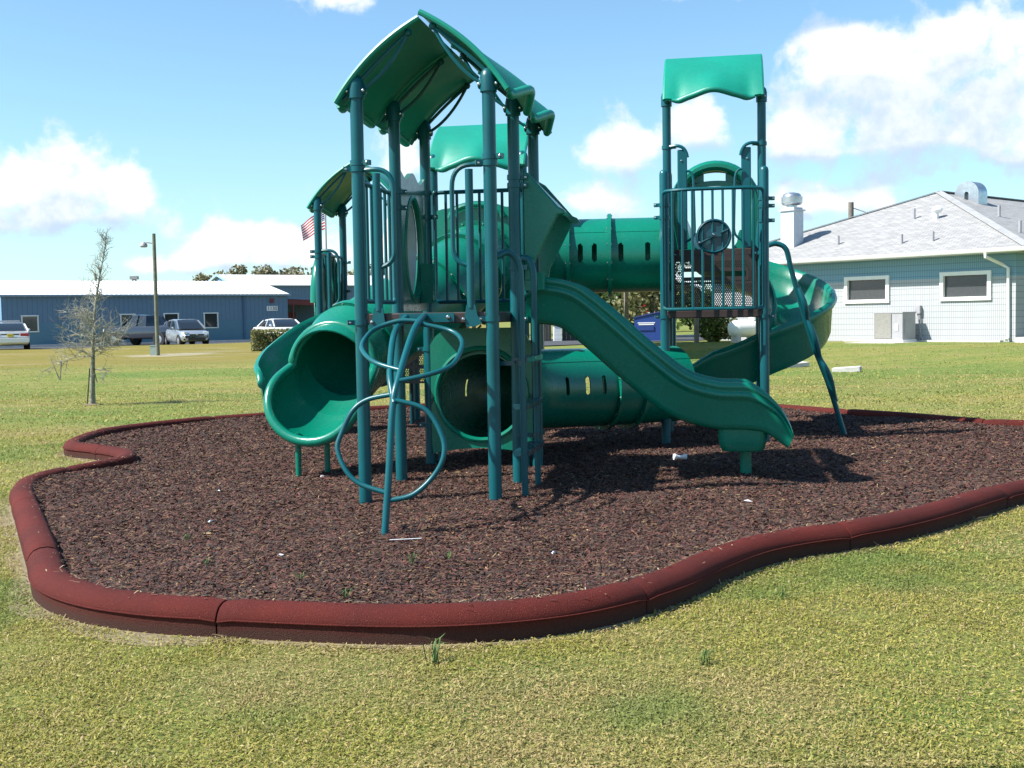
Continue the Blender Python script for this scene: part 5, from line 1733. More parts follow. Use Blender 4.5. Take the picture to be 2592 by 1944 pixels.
# entrance canopy and recess to the right of it
mb = MB(); mb.prism([(LB + .05, 2.55), (LB + 6, 2.35), (LB + 6, 2.75), (LB + .05, 2.95)], lambda a, b, cc: bb_(a, 2.0 + cc, b), .25); obj('canopy_fascia', mb, M['red_trim'], BLD, smooth=False)
mb = MB(); mb.prism([(LB + .05, 2.95), (LB + 6, 2.75), (LB + 6, 2.83), (LB + .05, 3.03)], lambda a, b, cc: bb_(a, 1.9 + cc, b), 6); obj('canopy_roof', mb, mat('canopy_blue', (.10, .2, .34), .5), BLD, smooth=False)
fs = [[bb_(LB + .05, 7, -.3), bb_(LB + 9, 7, -.3), bb_(LB + 9, 7, 2.85), bb_(LB + .05, 7, 2.85)]]
uv_quad('recess_wall', fs, [[(0, -.3), (9, -.3), (9, 2.85), (0, 2.85)]], M['bluewall'], BLD)
mb = MB(); mb.prism([(LB + 2.2, -.1), (LB + 3.3, -.1), (LB + 3.3, 2.0), (LB + 2.2, 2.0)], lambda a, b, cc: bb_(a, 6.9 + cc, b), .08); obj('door', mb, M['red_trim'], BLD, smooth=False)
mb = MB(); mb.cyl(bb_(LB + 1.2, 2.1, -.2), bb_(LB + 1.2, 2.1, 2.5), .09, None, 8); obj('canopy_column', mb, M['red_trim'], BLD)
mb = MB(); mb.cyl(bb_(LB + 5.6, 2.1, -.2), bb_(LB + 5.6, 2.1, 2.4), .09, None, 8); obj('canopy_column', mb, M['white'], BLD)
# taller building behind
B2 = empty('rear_building', (0, 0, 0), 0, 'taller blue metal building with white gable roof behind the number 1130 block', 'building')
C0 = np.array([-27.2, 100.0])
def b2(s, q, z): return Vector((C0[0] + BBd[0] * s + BBn[0] * q, C0[1] + BBd[1] * s + BBn[1] * q, z))
fs = [[b2(3.6, 0, -.3), b2(24, 0, -.3), b2(24, 0, 4.55), b2(3.6, 0, 4.55)]]; us = [[(0, -.3), (20, -.3), (20, 4.55), (0, 4.55)]]
uv_quad('wall', fs, us, M['bluewall'], B2)
fs = [[b2(3.6, 0, -.3), b2(3.6, 9, -.3), b2(3.6, 9, 4.55), b2(3.6, 4.5, 5.6), b2(3.6, 0, 4.55)]]
uv_quad('gable_wall', fs, [[(0, 0), (9, 0), (9, 4.5), (4.5, 5.6), (0, 4.5)]], M['blueend'], B2)
mb = MB()
for q0, q1, z0, z1 in ((-.25, 4.5, 4.5, 5.6), (4.5, 9.25, 5.6, 4.5)):
    mb.prism([(q0, z0), (q1, z1), (q1, z1 + .07), (q0, z0 + .07)], lambda a, b, cc: b2(3.4 + cc, a, b), 21)
r2 = obj('roof', mb, M['whiteroof'], B2, smooth=False)
mb = MB(); mb.bar(b2(3.35, -.3, 4.52), b2(3.35, 4.5, 5.64), .05, .22); obj('gable_trim', mb, M['bluetrim'], B2, smooth=False)
mb = MB(); mb.bar(b2(3.35, 4.5, 5.64), b2(3.35, 9.3, 4.52), .05, .22); obj('gable_trim', mb, M['bluetrim'], B2, smooth=False)

# parking lot strip, road on the right, kerb lines
def sheet(name, pts, z, m, label, cat):
    mb = MB(); mb.add([(x, y, z) for x, y in pts], [tuple(range(len(pts)))]); o = obj(name, mb, m, smooth=False, recalc=False)
    if o.data.polygons[0].normal.z < 0:
        o.data.flip_normals()
    tag(o, label, cat, kind='structure'); return o


def along(s, q): p = bb_(s, q, 0); return (p.x, p.y)
sheet('parking_lot', [along(-25, -11.0), along(24, -11.0), along(24, -3.2), along(-25, -3.2)], -.03, M['asphalt'], 'asphalt parking lot in front of the blue building', 'parking lot')
mb = MB()
for q in (-3.2,):
    a, b = along(-25, q), along(24, q); mb.bar((a[0], a[1], .02), (b[0], b[1], .02), .16, .14)
o = obj('parking_kerb', mb, M['concrete'], smooth=False); tag(o, 'pale concrete kerbs of the parking lot', 'kerb', kind='structure')
sheet('road', [(1.5, 50.5), (30, 73), (27, 80), (-4, 57)], .02, M['asphalt'], 'asphalt drive behind the play area on the right', 'road')
mb = MB(); mb.bar((-4, 57.1, .05), (27, 80.1, .05), .35, .12); o = obj('road_kerb', mb, M['concrete'], smooth=False); tag(o, 'white kerb along the far side of the drive', 'kerb', kind='structure')

# ------------------------------------------------------------------ vehicles
M['tyre'] = mat('tyre', (.012, .012, .013), .8)
M['rim'] = mat('wheel_rim', (.55, .56, .58), .3, metal=.8)
M['carglass'] = mat('car_glass', (.015, .02, .025), .05, spec=.8)
M['lamp'] = mat('headlight', (.75, .78, .8), .1)
M['tail'] = mat('tail_light', (.35, .02, .02), .25)
M['trimblack'] = mat('black_trim', (.02, .02, .022), .5)
M['plate'] = mat('yellow_plate', (.55, .42, .03), .5)


def car(name, loc, fwd, paint, spec, label, group='vehicles parked by the blue building'):
    """local frame: +x forward, y left; spec gives the outline of the kind of car"""
    root = empty(name, loc, math.atan2(fwd[1], fwd[0]), label, spec.get('cat', 'car'), group)
    L, W, gc = spec['L'], spec['W'], .18
    hw = W / 2
    # lower body: stations of (x, z belt, half width factor, z bottom)
    secs = []
    for x, zb, wf, z0 in spec['body']:
        w = hw * wf
        secs.append([Vector((x, a * w, z)) for a, z in ((-.86, z0), (-.98, z0 + .10), (-1.0, z0 + .28), (-.985, zb - .16), (-.93, zb - .03), (-.80, zb), (.80, zb), (.93, zb - .03), (.985, zb - .16), (1.0, z0 + .28), (.98, z0 + .10), (.86, z0))])
    mb = MB(); mb.loft(secs, True, True)
    body = obj('body', mb, paint, root, angle=42)
    # cabin
    gsec = []
    for x, zb, zt, wf in spec['cabin']:
        wb0, wt = hw * .93 * wf, hw * (.93 - .20 * min(1, (zt - zb) / .5)) * wf
        gsec.append([Vector((x, -wb0, zb - .02)), Vector((x, -wt, zt - .05)), Vector((x, -wt * .9, zt)), Vector((x, wt * .9, zt)), Vector((x, wt, zt - .05)), Vector((x, wb0, zb - .02))])
    mb = MB(); mb.loft(gsec, True, True)
    obj('window_glass', mb, M['carglass'], root, angle=30)
    # roof skin and pillars
    r0, r1 = spec['roof']
    mb = MB(); rsec = []
    for x, zb, zt, wf in spec['cabin']:
        if r0 <= x <= r1:
            wt = hw * (.93 - .20 * min(1, (zt - zb) / .5)) * wf + .012
            rsec.append([Vector((x, -wt, zt - .07)), Vector((x, -wt, zt - .03)), Vector((x, -wt * .88, zt + .012)), Vector((x, wt * .88, zt + .012)), Vector((x, wt, zt - .03)), Vector((x, wt, zt - .07))])
    mb.loft(rsec, True, True); obj('roof', mb, paint, root, angle=42)
    for s in (-1, 1):
        for (x0, z0_), (x1, z1_) in spec['pillars']:
            def hwid(x, z):
                zb = spec['belt']; return (hw * .93 - (hw * .20) * max(0, min(1, (z - zb) / .5)) + .008)
            m2 = MB(); m2.bar((x0, s * hwid(x0, z0_), z0_), (x1, s * hwid(x1, z1_), z1_), .05, .07, up=(0, 1, 0)); obj('pillar', m2, paint, root, smooth=False)
        m2 = MB(); m2.sphere((spec['mirror'], s * (hw + .07), spec['belt'] + .08), .09, 8, (.7, 1, .8)); obj('mirror', m2, paint, root)
    # wheels
    for x in spec['wheels']:
        for s in (-1, 1):
            R = spec['R']; y = s * (hw - .10)
            m2 = MB(); m2.lathe((x, y - s * .10, R - .02), [(0, R * .6), (0, R * .95), (.03, R), (.19, R), (.21, R * .95), (.21, R * .62)], 22, (0, s, 0)); wh = obj('wheel', m2, M['tyre'], root)
            m2 = MB(); m2.lathe((x, y + s * .08, R - .02), [(0, R * .66), (.03, R * .62), (.035, R * .2), (.05, R * .12)], 18, (0, s, 0)); obj('rim', m2, M['rim'], wh)
            m2 = MB(); m2.lathe((x, s * (hw - .06), R - .01), [(0, R * 1.14), (.066, R * 1.14)], 22, (0, s, 0)); obj('wheel_arch', m2, M['trimblack'], root)
    for nm, m, boxes in spec['details']:
        for bx in boxes:
            m2 = MB(); m2.box(bx[:3], bx[3:6], rz=bx[6] if len(bx) > 6 else 0); d = obj(nm, m, root) if False else obj(nm, m2, m, root, smooth=False)
            bv = d.modifiers.new('bevel', 'BEVEL'); bv.width = .015; bv.segments = 2
    return root


silver = mat('silver_paint', (.42, .46, .50), .22, metal=.55, coat=.6)
whitep = mat('white_car_paint', (.78, .79, .80), .2, coat=.6)
navy = mat('dark_blue_paint', (.012, .016, .03), .18, coat=.8)
hatch = dict(L=4.3, W=1.70, belt=.95, R=.31, wheels=(-1.28, 1.30), mirror=.62, roof=(-1.75, .45),
             body=[(-2.12, .80, .86, .38), (-2.05, .95, .95, .28), (-1.3, .98, 1.0, .22), (0, .96, 1.0, .20), (.85, .95, 1.0, .20), (1.5, .86, .98, .22), (1.95, .72, .92, .24), (2.12, .58, .80, .30)],
             cabin=[(-2.02, .93, .98, .92), (-1.78, .95, 1.38, .95), (-1.3, .96, 1.49, .98), (-.4, .96, 1.535, 1.0), (.35, .95, 1.49, 1.0), (.75, .95, 1.28, .98), (1.28, .93, .97, .95)],
             pillars=[((1.22, .96), (.40, 1.46)), ((-.35, .96), (-.42, 1.48)), ((-1.95, .97), (-1.70, 1.38)), ((-1.35, .96), (-1.55, 1.44))],
             details=[('headlight', M['lamp'], [(1.88, .62, .72, .26, .30, .15, -.35), (1.88, -.62, .72, .26, .30, .15, .35)]), ('grille', M['trimblack'], [(2.07, 0, .63, .10, .86, .07)]), ('intake', M['trimblack'], [(2.10, 0, .38, .12, 1.0, .15), (2.04, .66, .36, .10, .18, .10), (2.04, -.66, .36, .10, .18, .10)]),
                      ('tail_light', M['tail'], [(-2.02, .72, .98, .16, .12, .34), (-2.02, -.72, .98, .16, .12, .34)]), ('badge', M['rim'], [(2.12, 0, .65, .06, .12, .09)])])
car('hatchback', (-19.3, 68.6, -.03), (.54, -.84), silver, hatch, 'silver hatchback facing the camera beside the light pole')
sedan = dict(L=5.3, W=1.95, belt=1.0, R=.33, wheels=(-1.45, 1.5), mirror=.9, roof=(-1.05, .55),
             body=[(-2.68, .72, .90, .42), (-2.60, .98, .96, .34), (-1.7, 1.03, 1.0, .25), (0, 1.0, 1.0, .22), (1.0, .98, 1.0, .22), (2.0, .92, .98, .24), (2.5, .78, .92, .26), (2.62, .6, .84, .3)],
             cabin=[(-1.80, .99, 1.03, .93), (-1.15, 1.0, 1.40, .95), (-.9, 1.0, 1.45, .96), (0, .99, 1.49, .98), (.5, .98, 1.45, .98), (1.25, .96, 1.0, .95)],
             pillars=[((1.2, 1.0), (.5, 1.42)), ((-.25, 1.0), (-.25, 1.45)), ((-1.75, 1.02), (-1.0, 1.40))],
             details=[('tail_light', M['tail'], [(-2.62, .70, .82, .10, .42, .17), (-2.62, -.70, .82, .10, .42, .17)]), ('number_plate', M['plate'], [(-2.69, 0, .80, .03, .32, .16)]), ('bumper', whitep, [(-2.66, 0, .54, .24, 1.84, .24)]),
                      ('light_bar', mat('light_bar', (.25, .27, .30), .2), [(-.15, 0, 1.56, .30, 1.15, .09)]), ('spoiler_shade', M['trimblack'], [(-2.63, 0, .82, .04, .90, .13)])])
sd = car('patrol_car', (-27.6, 63.6, -.03), (-.42, .91), whitep, sedan, 'white patrol sedan seen from behind at the left edge')
text('lettering', 'SHERIFF', .13, M['trimblack'], sd, (-2.60, 0, .955), (radians(90 - 25), 0, radians(-90)))
pick = dict(L=5.8, W=1.98, belt=1.18, R=.39, wheels=(-1.75, 1.85), mirror=.95, roof=(-.55, .6), cat='pickup truck',
            body=[(-2.85, 1.12, .97, .55), (-2.75, 1.18, 1.0, .48), (-1.0, 1.18, 1.0, .40), (0, 1.18, 1.0, .38), (.9, 1.18, 1.0, .38), (1.9, 1.14, .99, .40), (2.6, 1.05, .95, .42), (2.8, .85, .90, .46)],
            cabin=[(-.78, 1.17, 1.2, .97), (-.60, 1.17, 1.70, .97), (-.5, 1.17, 1.80, .97), (.1, 1.17, 1.86, .98), (.55, 1.17, 1.82, .98), (1.25, 1.16, 1.2, .95)],
            pillars=[((1.2, 1.2), (.58, 1.78)), ((.05, 1.2), (.0, 1.82)), ((-.72, 1.2), (-.58, 1.76))],
            details=[('bumper', M['rim'], [(-2.92, 0, .58, .14, 1.8, .16), (2.82, 0, .58, .14, 1.8, .18)]), ('headlight', M['lamp'], [(2.72, .72, .92, .14, .3, .2), (2.72, -.72, .92, .14, .3, .2)]), ('grille', M['rim'], [(2.78, 0, .9, .08, .95, .22)])])
car('pickup_truck', (-22.3, 71.0, -.03), (-.90, .43), navy, pick, 'dark navy pickup truck behind the bare tree')
car('white_car', (-14.5, 73.0, -.03), (.54, -.84), whitep, sedan | dict(details=[sedan['details'][0]]), 'white car showing only its roof above the hedge')

# ------------------------------------------------------------------ poles
def light_pole(name, x, y, h, r, label, side=-1, grp='light poles'):
    z = float(ground_z(x, y))
    root = empty(name, (x, y, z), 0, label, 'light pole', grp)
    mb = MB(); mb.tube([(0, 0, -.3), (.0, 0, h * .5), (0, 0, h)], [r * 1.12, r, r * .9], 12); obj('shaft', mb, M['polewood'], root)
    mb = MB(); mb.tube([(0, 0, h - .45), (side * .3, 0, h - .40), (side * .42, 0, h - .42)], .03, 8); obj('arm', mb, M['grey'], root)
    mb = MB(); mb.lathe((side * .48, 0, h - .62), [(0, .13), (.05, .17), (.13, .16), (.20, .10), (.25, .05)], 14); obj('lamp_head', mb, M['grey'], root)
    return root


light_pole('light_pole', -16.4, 53.6, 5.62, .088, 'tall wooden light pole beside the silver hatchback')
light_pole('light_pole', -38.6, 108, 6.1, .12, 'far light pole behind the blue roof', 1)
mb = MB(); mb.cyl((0, 0, 0), (0, 0, 5.6), .22, None, 10); mb.box((0, 0, 5.7), (.7, .5, .3)); o = obj('roof_stack', mb, M['grey']); o.location = (-35.0, 108, -.1); tag(o, 'short dark stack poking above the blue building roof', 'vent stack')
mb = MB(); mb.box((0, 0, .22), (.30, .30, .44)); mb.box((0, 0, .45), (.33, .33, .04)); o = obj('transformer_box', mb, mat('utility_green', (.30, .38, .34), .6, vary=.15), smooth=False); o.location = (-16.75, 54.2, float(ground_z(-16.75, 54.2))); tag(o, 'green utility box at the foot of the light pole', 'utility box')
# far utility pole behind the white roof
up_ = empty('utility_pole', (21.6, 73.5, 0), 0, 'wooden utility pole rising behind the white building roof', 'utility pole')
mb = MB(); mb.tube([(0, 0, 0), (0, 0, 8.2)], [.2, .17], 10); obj('shaft', mb, M['wood'], up_)
mb = MB(); mb.bar((.1, 0, 7.85), (1.5, 0, 7.35), .05, .05); mb.bar((1.75, 0, 7.1), (1.7, 0, 5.9), .02, .02); obj('arm', mb, M['grey'], up_, smooth=False)

# ------------------------------------------------------------------ flag
fp = empty('flagpole', (-9.48, 60, -.1), 0, 'thin flagpole rising behind the left rear tower', 'flagpole')
mb = MB(); mb.tube([(0, 0, 0), (0, 0, 8.2)], [.06, .04], 8); obj('shaft', mb, M['grey'], fp)
mb = MB(); mb.sphere((0, 0, 8.25), .09, 8); obj('finial', mb, M['steel'], fp)
M['flag_red'] = mat('flag_red', (.45, .02, .05), .8); M['flag_white'] = mat('flag_white', (.78, .78, .78), .8); M['flag_blue'] = mat('flag_blue', (.02, .03, .16), .8)
fl = empty('flag', (-9.48, 60, 6.0), 0, 'red and white striped flag with blue corner flying from the flagpole', 'flag')
FW, FH = 1.75, 1.0
def flagp(a, b):
    x = -a * FW * (.74 - .08 * b); z = FH * (1 - b) - .55 * a * (1 - .35 * b) - .25 * a * a
    return Vector((x, .16 * sin(a * 9 + b * 1.4) * a, z))
for i in range(13):
    mb = MB(); mb.grid(lambda a, b: flagp(a if i > 6 else .38 + a * .62, (i + b) / 13), 20, 2); obj('stripe', mb, M['flag_red'] if i % 2 == 0 else M['flag_white'], fl, recalc=False)
mb = MB(); mb.grid(lambda a, b: flagp(a * .38, b * 7 / 13), 10, 6); cn = obj('canton', mb, M['flag_blue'], fl, recalc=False)
for i in range(5):
    for j in range(6):
        p = flagp(.38 * (j + .5) / 6, 7 / 13 * (i + .5) / 5); mb = MB(); mb.sphere(p, .03, 6, (1, .4, 1)); obj('star', mb, M['flag_white'], cn)


# ------------------------------------------------------------------ vegetation
def leaf_cloud(n, centre_fn, size, pal, flat=.6):
    C = np.array([centre_fn() for _ in range(n)])
    a = rng.normal(size=(n, 3)); a /= np.linalg.norm(a, axis=1, keepdims=True)
    b = np.cross(a, rng.normal(size=(n, 3))); b /= np.linalg.norm(b, axis=1, keepdims=True)
    s = size * rng.uniform(.6, 1.3, (n, 1))
    V = np.stack([C - a * s, C - b * s * flat, C + a * s, C + b * s * flat], 1)
    pal = np.array(pal); t = pal[rng.integers(0, len(pal), n)] * rng.uniform(.7, 1.3, (n, 1))
    return V, [(0, 1, 2, 3)], t


def leaves(name, parent, *args, **kw):
    V, F, t = leaf_cloud(*args, **kw)
    o = scatter_mesh(name, V, F, t, M['leaf'], None, None); o.parent = parent
    return o


GREENS = [(.045, .085, .02), (.07, .11, .03), (.09, .13, .035), (.035, .06, .018)]
OLIVE = [(.17, .17, .09), (.21, .20, .11), (.12, .13, .07), (.24, .21, .13)]


def tree(name, x, y, h, rad, trunk_h, label, pal, n=1600, size=.16, lobes=7, group='distant trees'):
    z = float(ground_z(x, y))
    root = empty(name, (x, y, z), 0, label, 'tree', group)
    mb = MB(); tr = h * .022 + .05
    mb.tube([(0, 0, -.2), (.05 * h * .2, 0, trunk_h * .6), (0, .03 * h, h * .75)], [tr * 1.3, tr, tr * .3], 8)
    L = []
    for k in range(lobes):
        a = 2 * pi * k / lobes + random.uniform(-.4, .4); rr = rad * random.uniform(.25, .75); zz = trunk_h + (h - trunk_h) * random.uniform(.15, .9)
        rr *= 1.1 - .6 * abs((zz - trunk_h) / (h - trunk_h) - .4)
        c = Vector((rr * cos(a), rr * sin(a), zz)); L.append((c, rad * random.uniform(.35, .58)))
        mb.tube([(0, 0, trunk_h * .7), tuple(c * .6 + Vector((0, 0, trunk_h * .25))), tuple(c)], [tr * .6, tr * .35, tr * .12], 6)
    obj('trunk', mb, M['bark'], root)
    L.append((Vector((0, 0, h * .82)), rad * .45))
    def cf():
        c, r = random.choice(L); v = Vector((random.gauss(0, 1), random.gauss(0, 1), random.gauss(0, 1))).normalized() * r * random.uniform(.45, 1.05)
        v.z *= .8
        return tuple(c + v)
    leaves('crown', root, n, cf, size, pal)
    return root


random.seed(5)
for x, y, h, r, lab in ((-36.8, 140, 7.4, 3.0, 'olive tree at the left end of the row behind the rear building'), (-33.0, 138, 8.0, 2.9, 'second tree from the left behind the white gable roof'), (-29.6, 141, 7.8, 2.8, 'low ragged tree mid-row behind the rear building'),
                        (-26.4, 139, 8.5, 3.0, 'tallest tree of the row over the rear building roof'), (-22.9, 140, 8.3, 2.7, 'tree just left of the left rear tower above the white roof'), (-19.0, 141, 8.0, 2.8, 'tree behind the left rear tower posts'), (-15.5, 140, 8.0, 2.6, 'tree behind the front left post of the main tower')):
    tree('far_tree', x, y, h, r, h * .35, lab, OLIVE, 1500, .24, group='row of trees behind the rear building')
tree('oak_tree', 8.2, 66, 5.4, 2.4, 1.5, 'light olive tree beside the blue dumpster under the upper tube', [(.16, .16, .06), (.12, .13, .05), (.19, .17, .08), (.08, .09, .035)], 3200, .15)
for x, y, h, r, lab in ((-3, 92, 8, 4.2, 'dark tree far behind the main tower'), (3.5, 90, 8.5, 4.5, 'dark tree behind the shelter posts'), (9.5, 96, 7.0, 4.0, 'dark tree behind the olive tree'), (17.5, 110, 6.0, 4.0, 'low tree far behind the right tower')):
    tree('shade_tree', x, y, h * .62, r, h * .16, lab, GREENS, 1800, .34, 9, 'dark trees beyond the drive')


def shrub(name, loc, dims, label, pal, n, size, rz=0.0, boxy=False, cat='shrub'):
    z = float(ground_z(loc[0], loc[1]))
    root = empty(name, (loc[0], loc[1], z), rz, label, cat)
    dx_, dy_, dz_ = dims
    def cf():
        if boxy:
            p = [random.uniform(-1, 1) for _ in range(3)]
            k = random.randrange(3)
            p[k] = math.copysign(random.uniform(.80, 1.03), p[k])
            return (p[0] * dx_ / 2, p[1] * dy_ / 2, max(.02, dz_ / 2 + p[2] * dz_ / 2 + random.gauss(0, .03)))
        v = Vector((random.gauss(0, 1), random.gauss(0, 1), random.gauss(0, 1))).normalized() * random.uniform(.6, 1.05)
        bump = 1 + .14 * sin(v.x * 7 + v.z * 5)
        return (v.x * dx_ / 2 * bump, v.y * dy_ / 2 * bump, max(.03, dz_ * .48 + v.z * dz_ / 2 * bump))
    leaves('foliage', root, n, cf, size, pal)
    mb = MB()
    for k in range(9):
        a = random.uniform(0, 6.28); mb.tube([(dx_ * .12 * cos(a), dy_ * .12 * sin(a), -.05), (dx_ * .3 * cos(a), dy_ * .3 * sin(a), dz_ * .8)], [.02, .008], 5)
    obj('stems', mb, M['bark'], root)
    if boxy:
        mb = MB(); mb.box((0, 0, dz_ * .45), (dx_ * .80, dy_ * .74, dz_ * .8)); obj('inner_growth', mb, mat('hedge_core', (.025, .035, .012), .9), root, smooth=False)
    return root


shrub('hedge', (-10.7, 58.5), (4.6, 1.7, 1.05), 'clipped yellow-green hedge in front of the blue building entrance', [(.23, .23, .09), (.17, .19, .06), (.28, .25, .12), (.09, .11, .035)], 9000, .060, radians(8), True, 'hedge')
shrub('laurel_bush', (7.9, 45.2), (1.55, 1.5, 1.45), 'bushy green shrub under the right tower deck', [(.09, .14, .03), (.13, .18, .04), (.05, .085, .02), (.20, .21, .06)], 3200, .075)


def bare_tree():
    x, y = -7.12, 19.55; z = float(ground_z(x, y))
    root = empty('bare_tree', (x, y, z), 0, 'small leafless lichen-grey tree on the lawn at the left', 'tree')
    rnd = random.Random(4)
    tr = MB()
    tp = [Vector((.0, 0, -.05)), Vector((.015, 0, .35)), Vector((.035, 0, .75)), Vector((.06, 0, 1.15)), Vector((.11, 0, 1.65)), Vector((.19, 0, 2.1)), Vector((.29, .0, 2.55)), Vector((.34, 0, 2.85))]
    tr.tube(spline(tp, 4), list(np.interp(np.linspace(0, 1, 29), [0, .08, .3, .5, .75, 1], [.062, .046, .036, .026, .012, .003])), 10)
    tk = obj('trunk', tr, M['bark'], root)
    st = MB(); st.tube([(-.10, .02, -.05), (-.055, .0, .30), (-.02, -.01, .62)], .010, 6); obj('stake', st, M['trimblack'], root)
    st = MB(); st.tube([(.055, -.02, .62), (.085, -.02, .45), (.105, -.02, .38)], .007, 5); obj('stake', st, M['trimblack'], root)
    cr = MB()
    def branch(p, d, L, r, depth):
        n = max(3, int(L / .07)); pts = [p]; q = p.copy(); dd = d.copy()
        for i in range(n):
            dd = (dd + Vector((rnd.gauss(0, .16), rnd.gauss(0, .16), rnd.gauss(.03, .12)))).normalized()
            q = q + dd * (L / n); pts.append(q.copy())
        cr.tube(pts, [r * (1 - .75 * i / n) for i in range(n + 1)], 4 if depth else 5, caps=False)
        if depth < 3:
            for i in range(1, n + 1):
                m = 2 if depth < 2 else 1
                for _ in range(m):
                    if rnd.random() < (.80 if depth == 0 else .55):
                        t = (pts[i] - pts[i - 1]).normalized(); s = t.orthogonal().normalized(); s.rotate(Matrix.Rotation(rnd.uniform(0, 6.28), 3, t))
                        branch(pts[i], (t * .55 + s * rnd.uniform(.5, 1.0) + Vector((0, 0, .10))).normalized(), L * rnd.uniform(.28, .50), r * .55, depth + 1)
    T_ = spline(tp, 8)
    for k in range(88):
        f = rnd.uniform(.31, .97); p = T_[int(f * (len(T_) - 1))].copy()
        a = rnd.uniform(0, 6.28)
        low = 1 - smooth(.45, .62, f)
        L = (.24 + .30 * float(low)) * rnd.uniform(.7, 1.25) * (1 if f < .75 else .7)
        d = Vector((cos(a), sin(a) * .8, rnd.uniform(.1, .7) + (1.0 if f > .55 else 0))).normalized()
        branch(p, d, L, .0085 if f < .5 else .006, 0)
    branch(T_[int(.24 * len(T_))].copy(), Vector((.9, 0, .15)).normalized(), .50, .010, 0)
    branch(T_[int(.30 * len(T_))].copy(), Vector((-.9, 0, .35)).normalized(), .75, .012, 0)
    obj('crown', cr, M['twig'], root, recalc=False)
    ring = MB(); ring.grid(lambda a, b: (b * (.16 + .04 * sin(a * 30)) * cos(2 * pi * a), b * .16 * sin(2 * pi * a), .03 * (1 - b) + .004), 24, 3); obj('soil_ring', ring, mat('bare_soil', (.16, .12, .08), .95), root, recalc=False)


bare_tree()
# small seedling behind it
def seedling():
    o = empty('sapling', (-11.6, 29.6, float(ground_z(-11.6, 29.6))), 0, 'tiny forked sapling behind the bare tree', 'sapling')
    mb = MB(); mb.tube([(0, 0, -.05), (.04, 0, .2), (.06, 0, .52)], [.02, .014, .03], 6); mb.tube([(0, 0, 0), (-.10, 0, .28), (-.20, 0, .55)], [.018, .012, .005], 6); obj('stem', mb, M['bark'], o)
seedling()
# bare twigs at the right edge of the frame
tw = MB(); rnd = random.Random(9)
for k in range(26):
    a = rnd.uniform(0, 6.28); l = rnd.uniform(.5, 1.0)
    tw.tube([(0, 0, .9 + rnd.uniform(-.2, .5)), (l * .4 * cos(a), l * .4 * sin(a), 1.5 + rnd.uniform(0, .5)), (l * .7 * cos(a), l * .7 * sin(a), 1.7 + rnd.uniform(0, .9))], [.012, .008, .002], 4, caps=False)
tw.tube([(0, 0, -.1), (0, 0, 1.1)], [.04, .03], 6)
o = obj('bare_shrub', tw, M['twig'], recalc=False); p = wb(-1.35, .15, .15); o.location = (p.x, p.y, .15); tag(o, 'bare grey twigs at the right edge by the white building corner', 'shrub')

# ------------------------------------------------------------------ shelter, dumpster and yard things seen under the tower
sh = empty('picnic_shelter', (0, 0, 0), 0, 'open shelter with white metal roof on grey wooden posts behind the towers', 'shelter')
P_ = [Vector((4.72, 33.8, -.2)), Vector((7.05, 44.0, -.2)), Vector((.9, 34.7, -.2)), Vector((3.2, 44.9, -.2)), Vector((4.55, 45.6, -.2))]
for p in P_:
    mb = MB(); mb.box((p.x, p.y, 1.0), (.15, .15, 2.5), rz=.2); obj('post', mb, M['wood'], sh, smooth=False)
def shp(a, b, z):   # a across 0..1 (left to right), b along 0..1
    q = P_[2].lerp(P_[0], a) * (1 - b) + P_[3].lerp(P_[1], a) * b
    return Vector((q.x, q.y, z))
mb = MB()
for a0, a1, z0, z1 in ((-.08, .5, 2.18, 3.35), (.5, 1.08, 3.35, 2.18)):
    mb.add([shp(a0, -.05, z0), shp(a1, -.05, z1), shp(a1, 1.05, z1), shp(a0, 1.05, z0), shp(a0, -.05, z0 + .06), shp(a1, -.05, z1 + .06), shp(a1, 1.05, z1 + .06), shp(a0, 1.05, z0 + .06)], [(0, 1, 2, 3), (4, 7, 6, 5), (0, 4, 5, 1), (3, 2, 6, 7), (0, 3, 7, 4), (1, 5, 6, 2)])
sr = obj('roof', mb, M['whiteroof'], sh, smooth=False)
for a in (0, 1):
    mb = MB(); mb.bar(shp(a, -.03, 2.16), shp(a, 1.03, 2.16), .08, .2); obj('beam', mb, M['wood'], sh, smooth=False)
for k in range(14):
    mb = MB(); b = k / 13
    mb.bar(shp(1.08, b, 2.26), shp(.5, b, 3.43), .05, .04); obj('roof_rib', mb, M['whiteroof'], sr, smooth=False)

du = empty('dumpster', (7.1, 58, .02), radians(-12), 'dark blue metal dumpster with sloping lid behind the right tower', 'dumpster')
mb = MB(); mb.prism([(-.85, 0), (.85, 0), (.85, 1.45), (-.85, 1.12)], lambda a, b, cc: (a, -.7 + cc, b), 1.4); obj('bin', mb, mat('dumpster_blue', (.015, .05, .22), .45, vary=.2), du, smooth=False)
mb = MB(); mb.bar((-.9, 0, 1.15), (.9, 0, 1.50), 1.5, .05); obj('lid', mb, mat('lid_blue', (.02, .04, .16), .5), du, smooth=False)
mb = MB(); mb.box((-.25, -.72, .62), (.75, .05, .22)); obj('fork_pocket', mb, mat('pocket_blue', (.012, .04, .18), .5), du, smooth=False)
mb = MB(); mb.box((-.25, -.715, .88), (.85, .012, .05)); mb.box((-.25, -.715, .80), (.75, .012, .05)); obj('lettering_strip', mb, M['white'], du, smooth=False)
ss = empty('stop_sign', (9.0, 78, -.1), radians(-5), 'small red stop sign beyond the dumpster', 'sign')
mb = MB(); mb.cyl((0, 0, 0), (0, 0, 2.0), .04, None, 8); obj('sign_post', mb, M['grey'], ss)
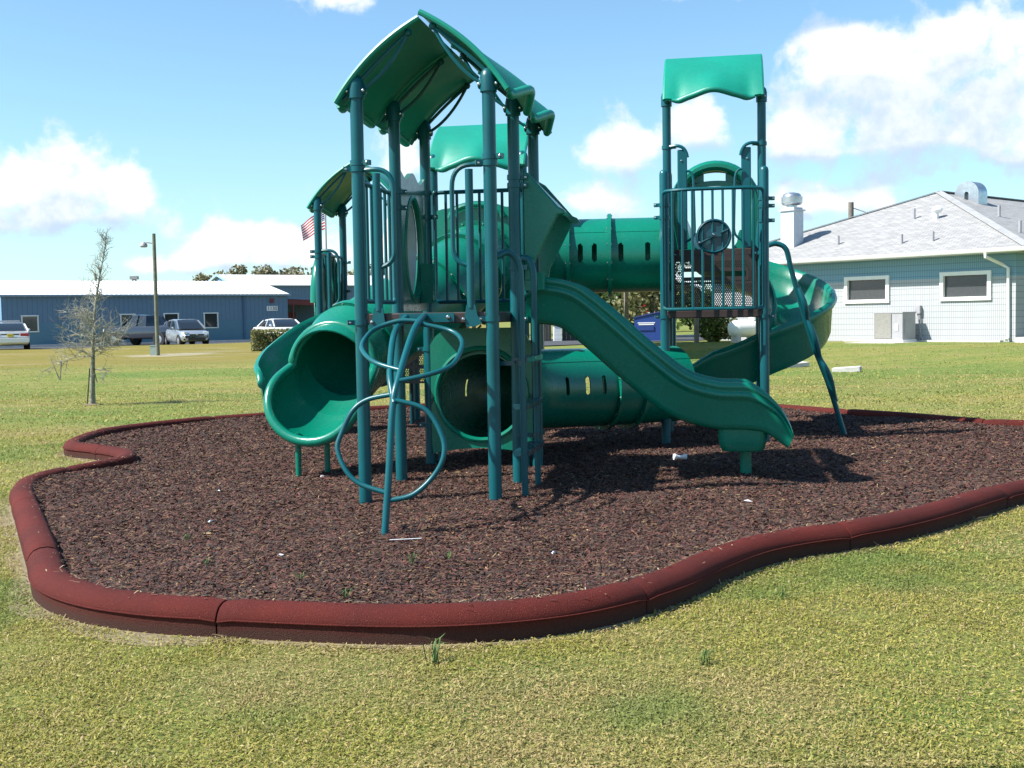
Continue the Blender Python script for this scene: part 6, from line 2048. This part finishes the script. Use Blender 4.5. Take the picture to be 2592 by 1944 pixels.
mb = MB(); mb.prism([(.38 * cos(radians(22.5 + 45 * k)), .38 * sin(radians(22.5 + 45 * k))) for k in range(8)], lambda a, b, cc: (a, -.06 + cc, 1.85 + b), .02); obj('sign_plate', mb, mat('sign_red', (.5, .01, .02), .4), ss, smooth=False)
text('sign_word', 'STOP', .26, M['white'], ss, (0, -.075, 1.85), (radians(90), 0, 0))
# block pillars with dark gate leaves
for x, y, lab in ((2.42, 60.5, 'left white block pillar of the bin enclosure'), (4.55, 61.2, 'right white block pillar of the bin enclosure')):
    r_ = empty('gate_pillar', (x, y, -.1), .1, lab, 'pillar', 'block pillars of the bin enclosure')
    for k in range(5):
        mb = MB(); mb.box((0, 0, .11 + k * .21), (.40, .40, .20)); obj('block', mb, M['white'], r_, smooth=False)
    mb = MB(); mb.box((0, 0, 1.10), (.75, .5, .10)); obj('cap_stone', mb, M['concrete'], r_, smooth=False)
for x, y, w_, lab in ((3.45, 60.85, 1.55, 'dark wooden gate between the white block pillars'), (1.55, 60.3, 1.1, 'dark wooden fence panel left of the white block pillar')):
    r_ = empty('enclosure_gate', (x, y, -.1), .1, lab, 'gate')
    for k in range(7):
        mb = MB(); mb.box((-w_ / 2 + (k + .5) * w_ / 7, 0, .5), (w_ / 7 - .01, .04, .95)); obj('plank', mb, mat('gate_grey', (.045, .045, .05), .8) if k == 0 else bpy.data.materials['gate_grey'], r_, smooth=False)
# propane tank
tk = empty('propane_tank', (8.75, 43.2, float(ground_z(8.75, 43.2))), radians(20), 'white propane tank beside the white building, seen under the right tower', 'tank')
mb = MB(); mb.lathe((-.7, 0, .52), [(0, .02), (.02, .13), (.08, .24), (.18, .30), (.32, .32), (2.2, .32), (2.34, .30), (2.44, .24), (2.5, .13), (2.52, .02)], 24, (1, 0, 0)); obj('vessel', mb, M['white'], tk)
mb = MB(); mb.lathe((.35, 0, .82), [(0, .18), (.14, .18), (.2, .12), (.22, .02)], 16); obj('dome', mb, M['white'], tk)
for x in (-.4, 1.2):
    mb = MB(); mb.box((x, 0, .12), (.14, .5, .3)); obj('foot', mb, M['concrete'], tk, smooth=False)
